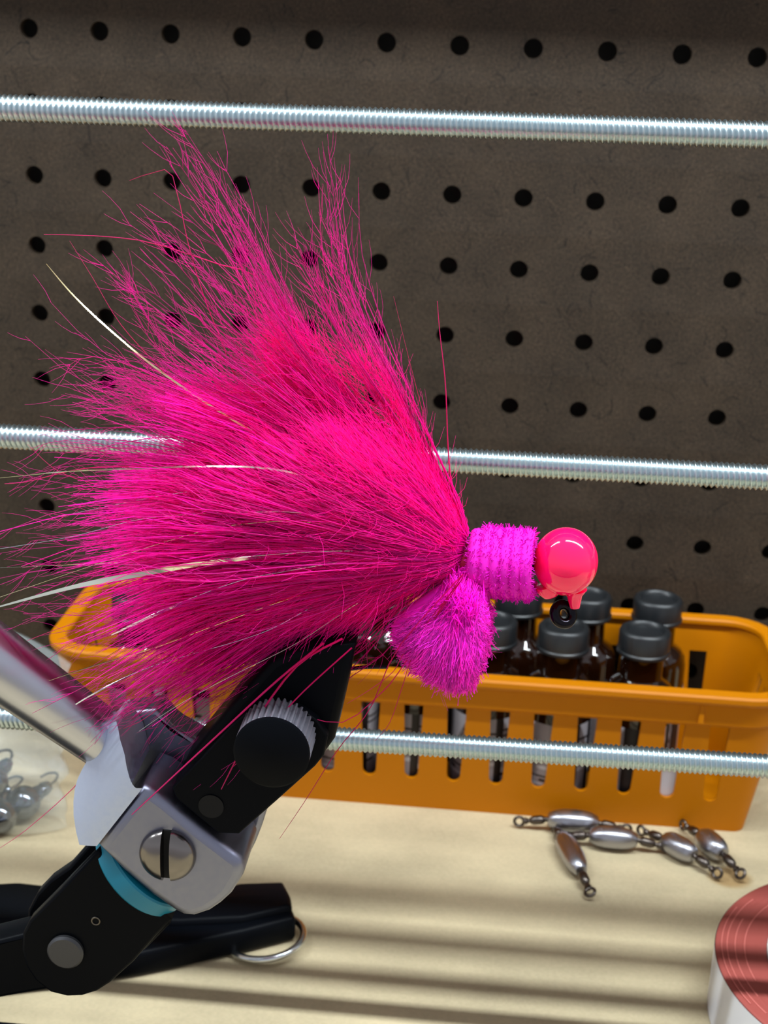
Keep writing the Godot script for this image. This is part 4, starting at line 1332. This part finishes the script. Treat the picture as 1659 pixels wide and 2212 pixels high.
	tag(put("feather_down", down.mesh(), fm, o), "fine pink fluff", "", "", "stuff")

func tuft(o: Node3D) -> void:
	# a clump of magenta yarn cut round, hanging under the collar
	var f := Fibres.new()
	var root := Vector3(0.1688, 0.1562, 0.255)
	var tips := [Vector3(0.1537, 0.146, 0.255), Vector3(0.1567, 0.1384, 0.255), Vector3(0.1625, 0.1336, 0.255), Vector3(0.1698, 0.1319, 0.255), Vector3(0.1733, 0.1374, 0.255), Vector3(0.175, 0.1442, 0.255), Vector3(0.1745, 0.1513, 0.255)]
	var pad := Cushion.new(smooth_path([root + Vector3(-0.002, 0.002, 0)] + tips.map(func(p): return root.lerp(p, 0.93)) + [root + Vector3(0.004, 0, 0)], 3), root.lerp(tips[3], 0.6) + Vector3(-0.001, 0.001, 0), 0.0092)
	put("packed_yarn", cushion_mesh(pad), mat(Color(1.1, 0.05, 0.98), 0.9), o)
	for k in 5000:
		var t := rng.randf()
		var tip := bent(tips, t)
		var cut := rng.randf_range(0.55, 1.0)
		if rng.randf() < 0.04: cut *= 1.06
		var start := root + Vector3(gauss(), gauss(), gauss()) * 0.0014
		var end := root.lerp(tip, cut) + Vector3(gauss(), gauss(), 0) * 0.0006
		var front := 1.0 if rng.randf() < 0.75 else -1.0
		var lift := rng.randf_range(-0.0002, 0.0016)
		var path := []
		for s in 9:
			var u := s / 8.0
			var p := start.lerp(end, u)
			p.z = lerpf(start.z, root.z, minf(1.0, u * 3.0)) + front * (pad.thick_at(p) + lift * u)
			path.append(p + Vector3(gauss(), gauss(), gauss() * 0.7) * 0.00022)
		var l := rng.randf_range(0.6, 1.2)
		f.add(path, 0.00011, 0.00008, Color(1.0 * l, 0.012, 0.8 * l), Color(1.0 * l, 0.07 * l, 0.85 * l))
	for k in 40:
		var p := bent(tips, rng.randf())
		var a := root.lerp(p, 0.8) + Vector3(0, 0, 0.004)
		f.add([a, a.lerp(p, 0.6) + Vector3(gauss(), gauss(), gauss()) * 0.0008, p + Vector3(gauss(), gauss() - 0.5, gauss()) * 0.0014], 0.00006, 0.00003, Color(0.6, 0.02, 0.35), Color(0.7, 0.1, 0.5))
	tag(put("yarn_tuft", f.mesh(), fibre_mat(1.0, Color(1.13, 1.0, 1.09)), o), "round cut tuft of magenta yarn", "", "", "stuff")

# a flat shiny strip that twists as it runs
func ribbon(path: Array, wide: float, twist: float, phase: float) -> ArrayMesh:
	var st := new_st()
	st.set_smooth_group(1)
	var m := path.size()
	var edges := []
	for i in m:
		var d: Vector3 = (path[mini(i + 1, m - 1)] - path[maxi(i - 1, 0)]).normalized()
		var up := (Vector3.UP - d * d.y).normalized()
		var bk := d.cross(up)
		var a := phase + twist * i / (m - 1)
		var along_ := float(i) / (m - 1)
		var w: Vector3 = (up * cos(a) + bk * sin(a)) * wide / 2 * minf(1.0, 0.12 + 5.0 * along_ * (1.0 - along_))
		var th: Vector3 = (bk * cos(a) - up * sin(a)) * 0.00003
		edges.append([path[i] - w - th, path[i] + w - th, path[i] + w + th, path[i] - w + th])
	for i in m - 1:
		for k in 4:
			st.set_smooth_group(1 + k)
			var j := (k + 1) % 4
			quad(st, edges[i][k], edges[i][j], edges[i + 1][j], edges[i + 1][k])
	return mesh_of(st)

func flash(o: Node3D) -> void:
	var strands := [
		[[Vector3(0.1492, 0.1731, 0.256), Vector3(0.1373, 0.1796, 0.264), Vector3(0.1284, 0.1811, 0.265), Vector3(0.1165, 0.1803, 0.264), Vector3(0.1042, 0.1785, 0.262), Vector3(0.0903, 0.1771, 0.262), Vector3(0.0724, 0.1742, 0.262)], 0.0004, 0.9], [[Vector3(0.1553, 0.1681, 0.26), Vector3(0.1447, 0.1714, 0.264), Vector3(0.1362, 0.1737, 0.268), Vector3(0.129, 0.1733, 0.268), Vector3(0.1187, 0.1717, 0.266), Vector3(0.1045, 0.1687, 0.264), Vector3(0.0905, 0.1641, 0.264), Vector3(0.0734, 0.16, 0.264)], 0.0005, 1.2],
		[[Vector3(0.1554, 0.1652, 0.26), Vector3(0.1465, 0.1698, 0.264), Vector3(0.1362, 0.1718, 0.268), Vector3(0.129, 0.1711, 0.268), Vector3(0.1196, 0.1685, 0.266), Vector3(0.1082, 0.1638, 0.264), Vector3(0.0931, 0.1576, 0.264), Vector3(0.0728, 0.149, 0.264)], 0.0004, 0.8], [[Vector3(0.1592, 0.1639, 0.261), Vector3(0.1468, 0.1654, 0.265), Vector3(0.1363, 0.1652, 0.268), Vector3(0.1266, 0.1639, 0.269), Vector3(0.1171, 0.1614, 0.267), Vector3(0.1046, 0.1576, 0.265), Vector3(0.0914, 0.154, 0.265), Vector3(0.0731, 0.1476, 0.265)], 0.0011, 2.2],
		[[Vector3(0.1591, 0.1622, 0.259), Vector3(0.1484, 0.1634, 0.263), Vector3(0.1407, 0.1631, 0.267), Vector3(0.1329, 0.1616, 0.269), Vector3(0.1255, 0.1588, 0.268), Vector3(0.1139, 0.1524, 0.265), Vector3(0.1063, 0.1484, 0.265), Vector3(0.0987, 0.1441, 0.265)], 0.0011, 2.4], [[Vector3(0.1554, 0.1579, 0.256), Vector3(0.143, 0.1568, 0.262), Vector3(0.1324, 0.1537, 0.265), Vector3(0.1211, 0.1481, 0.264), Vector3(0.1064, 0.1405, 0.262), Vector3(0.0929, 0.1352, 0.262), Vector3(0.082, 0.1304, 0.262), Vector3(0.071, 0.1253, 0.262)], 0.0004, 1.0],
		[[Vector3(0.1554, 0.1569, 0.256), Vector3(0.1468, 0.1526, 0.262), Vector3(0.1358, 0.1438, 0.262), Vector3(0.1227, 0.1356, 0.262), Vector3(0.1121, 0.1285, 0.262), Vector3(0.1033, 0.1215, 0.262)], 0.0004, 1.0], [[Vector3(0.1553, 0.1561, 0.254), Vector3(0.1412, 0.1532, 0.262), Vector3(0.1285, 0.1457, 0.263), Vector3(0.1059, 0.1355, 0.26), Vector3(0.0931, 0.1282, 0.26), Vector3(0.0819, 0.1198, 0.26)], 0.0004, 1.3],
		[[Vector3(0.1392, 0.1755, 0.25), Vector3(0.1306, 0.1834, 0.256), Vector3(0.1217, 0.1885, 0.258), Vector3(0.1076, 0.1965, 0.256), Vector3(0.0976, 0.2042, 0.256), Vector3(0.0905, 0.2106, 0.256), Vector3(0.0852, 0.2166, 0.256)], 0.0004, 0.6], [[Vector3(0.1493, 0.161, 0.252), Vector3(0.1368, 0.1622, 0.258), Vector3(0.1207, 0.1611, 0.262), Vector3(0.0981, 0.1571, 0.258), Vector3(0.0836, 0.1554, 0.258), Vector3(0.071, 0.1539, 0.258)], 0.0003, 0.7],
		[[Vector3(0.1451, 0.1716, 0.252), Vector3(0.135, 0.1763, 0.26), Vector3(0.1281, 0.1777, 0.263), Vector3(0.1161, 0.1749, 0.262), Vector3(0.1031, 0.1707, 0.258), Vector3(0.0869, 0.1662, 0.258)], 0.0003, 1.1],
	]
	for i in strands.size():
		var m := mat([Color(0.95, 0.97, 0.9), Color(0.9, 0.93, 1.0), Color(1.0, 0.95, 0.75)][i % 3], 0.13, 1.0)
		var s = strands[i]
		tag(put("flash_strand", ribbon(smooth_path(s[0], 8), s[1], s[2], 0.5 + 0.35 * (i % 4)), m, o), "glittering pearl flash strand")

func _ready() -> void:
	rng.seed = 4711
	make_lights()
	make_materials()
	make_pegboard()
	make_desk()
	make_rods()
	make_basket()
	make_vise()
	make_fly()
	make_bottles()
	make_sinkers()
	make_roll()
	make_tool()
	make_bag()
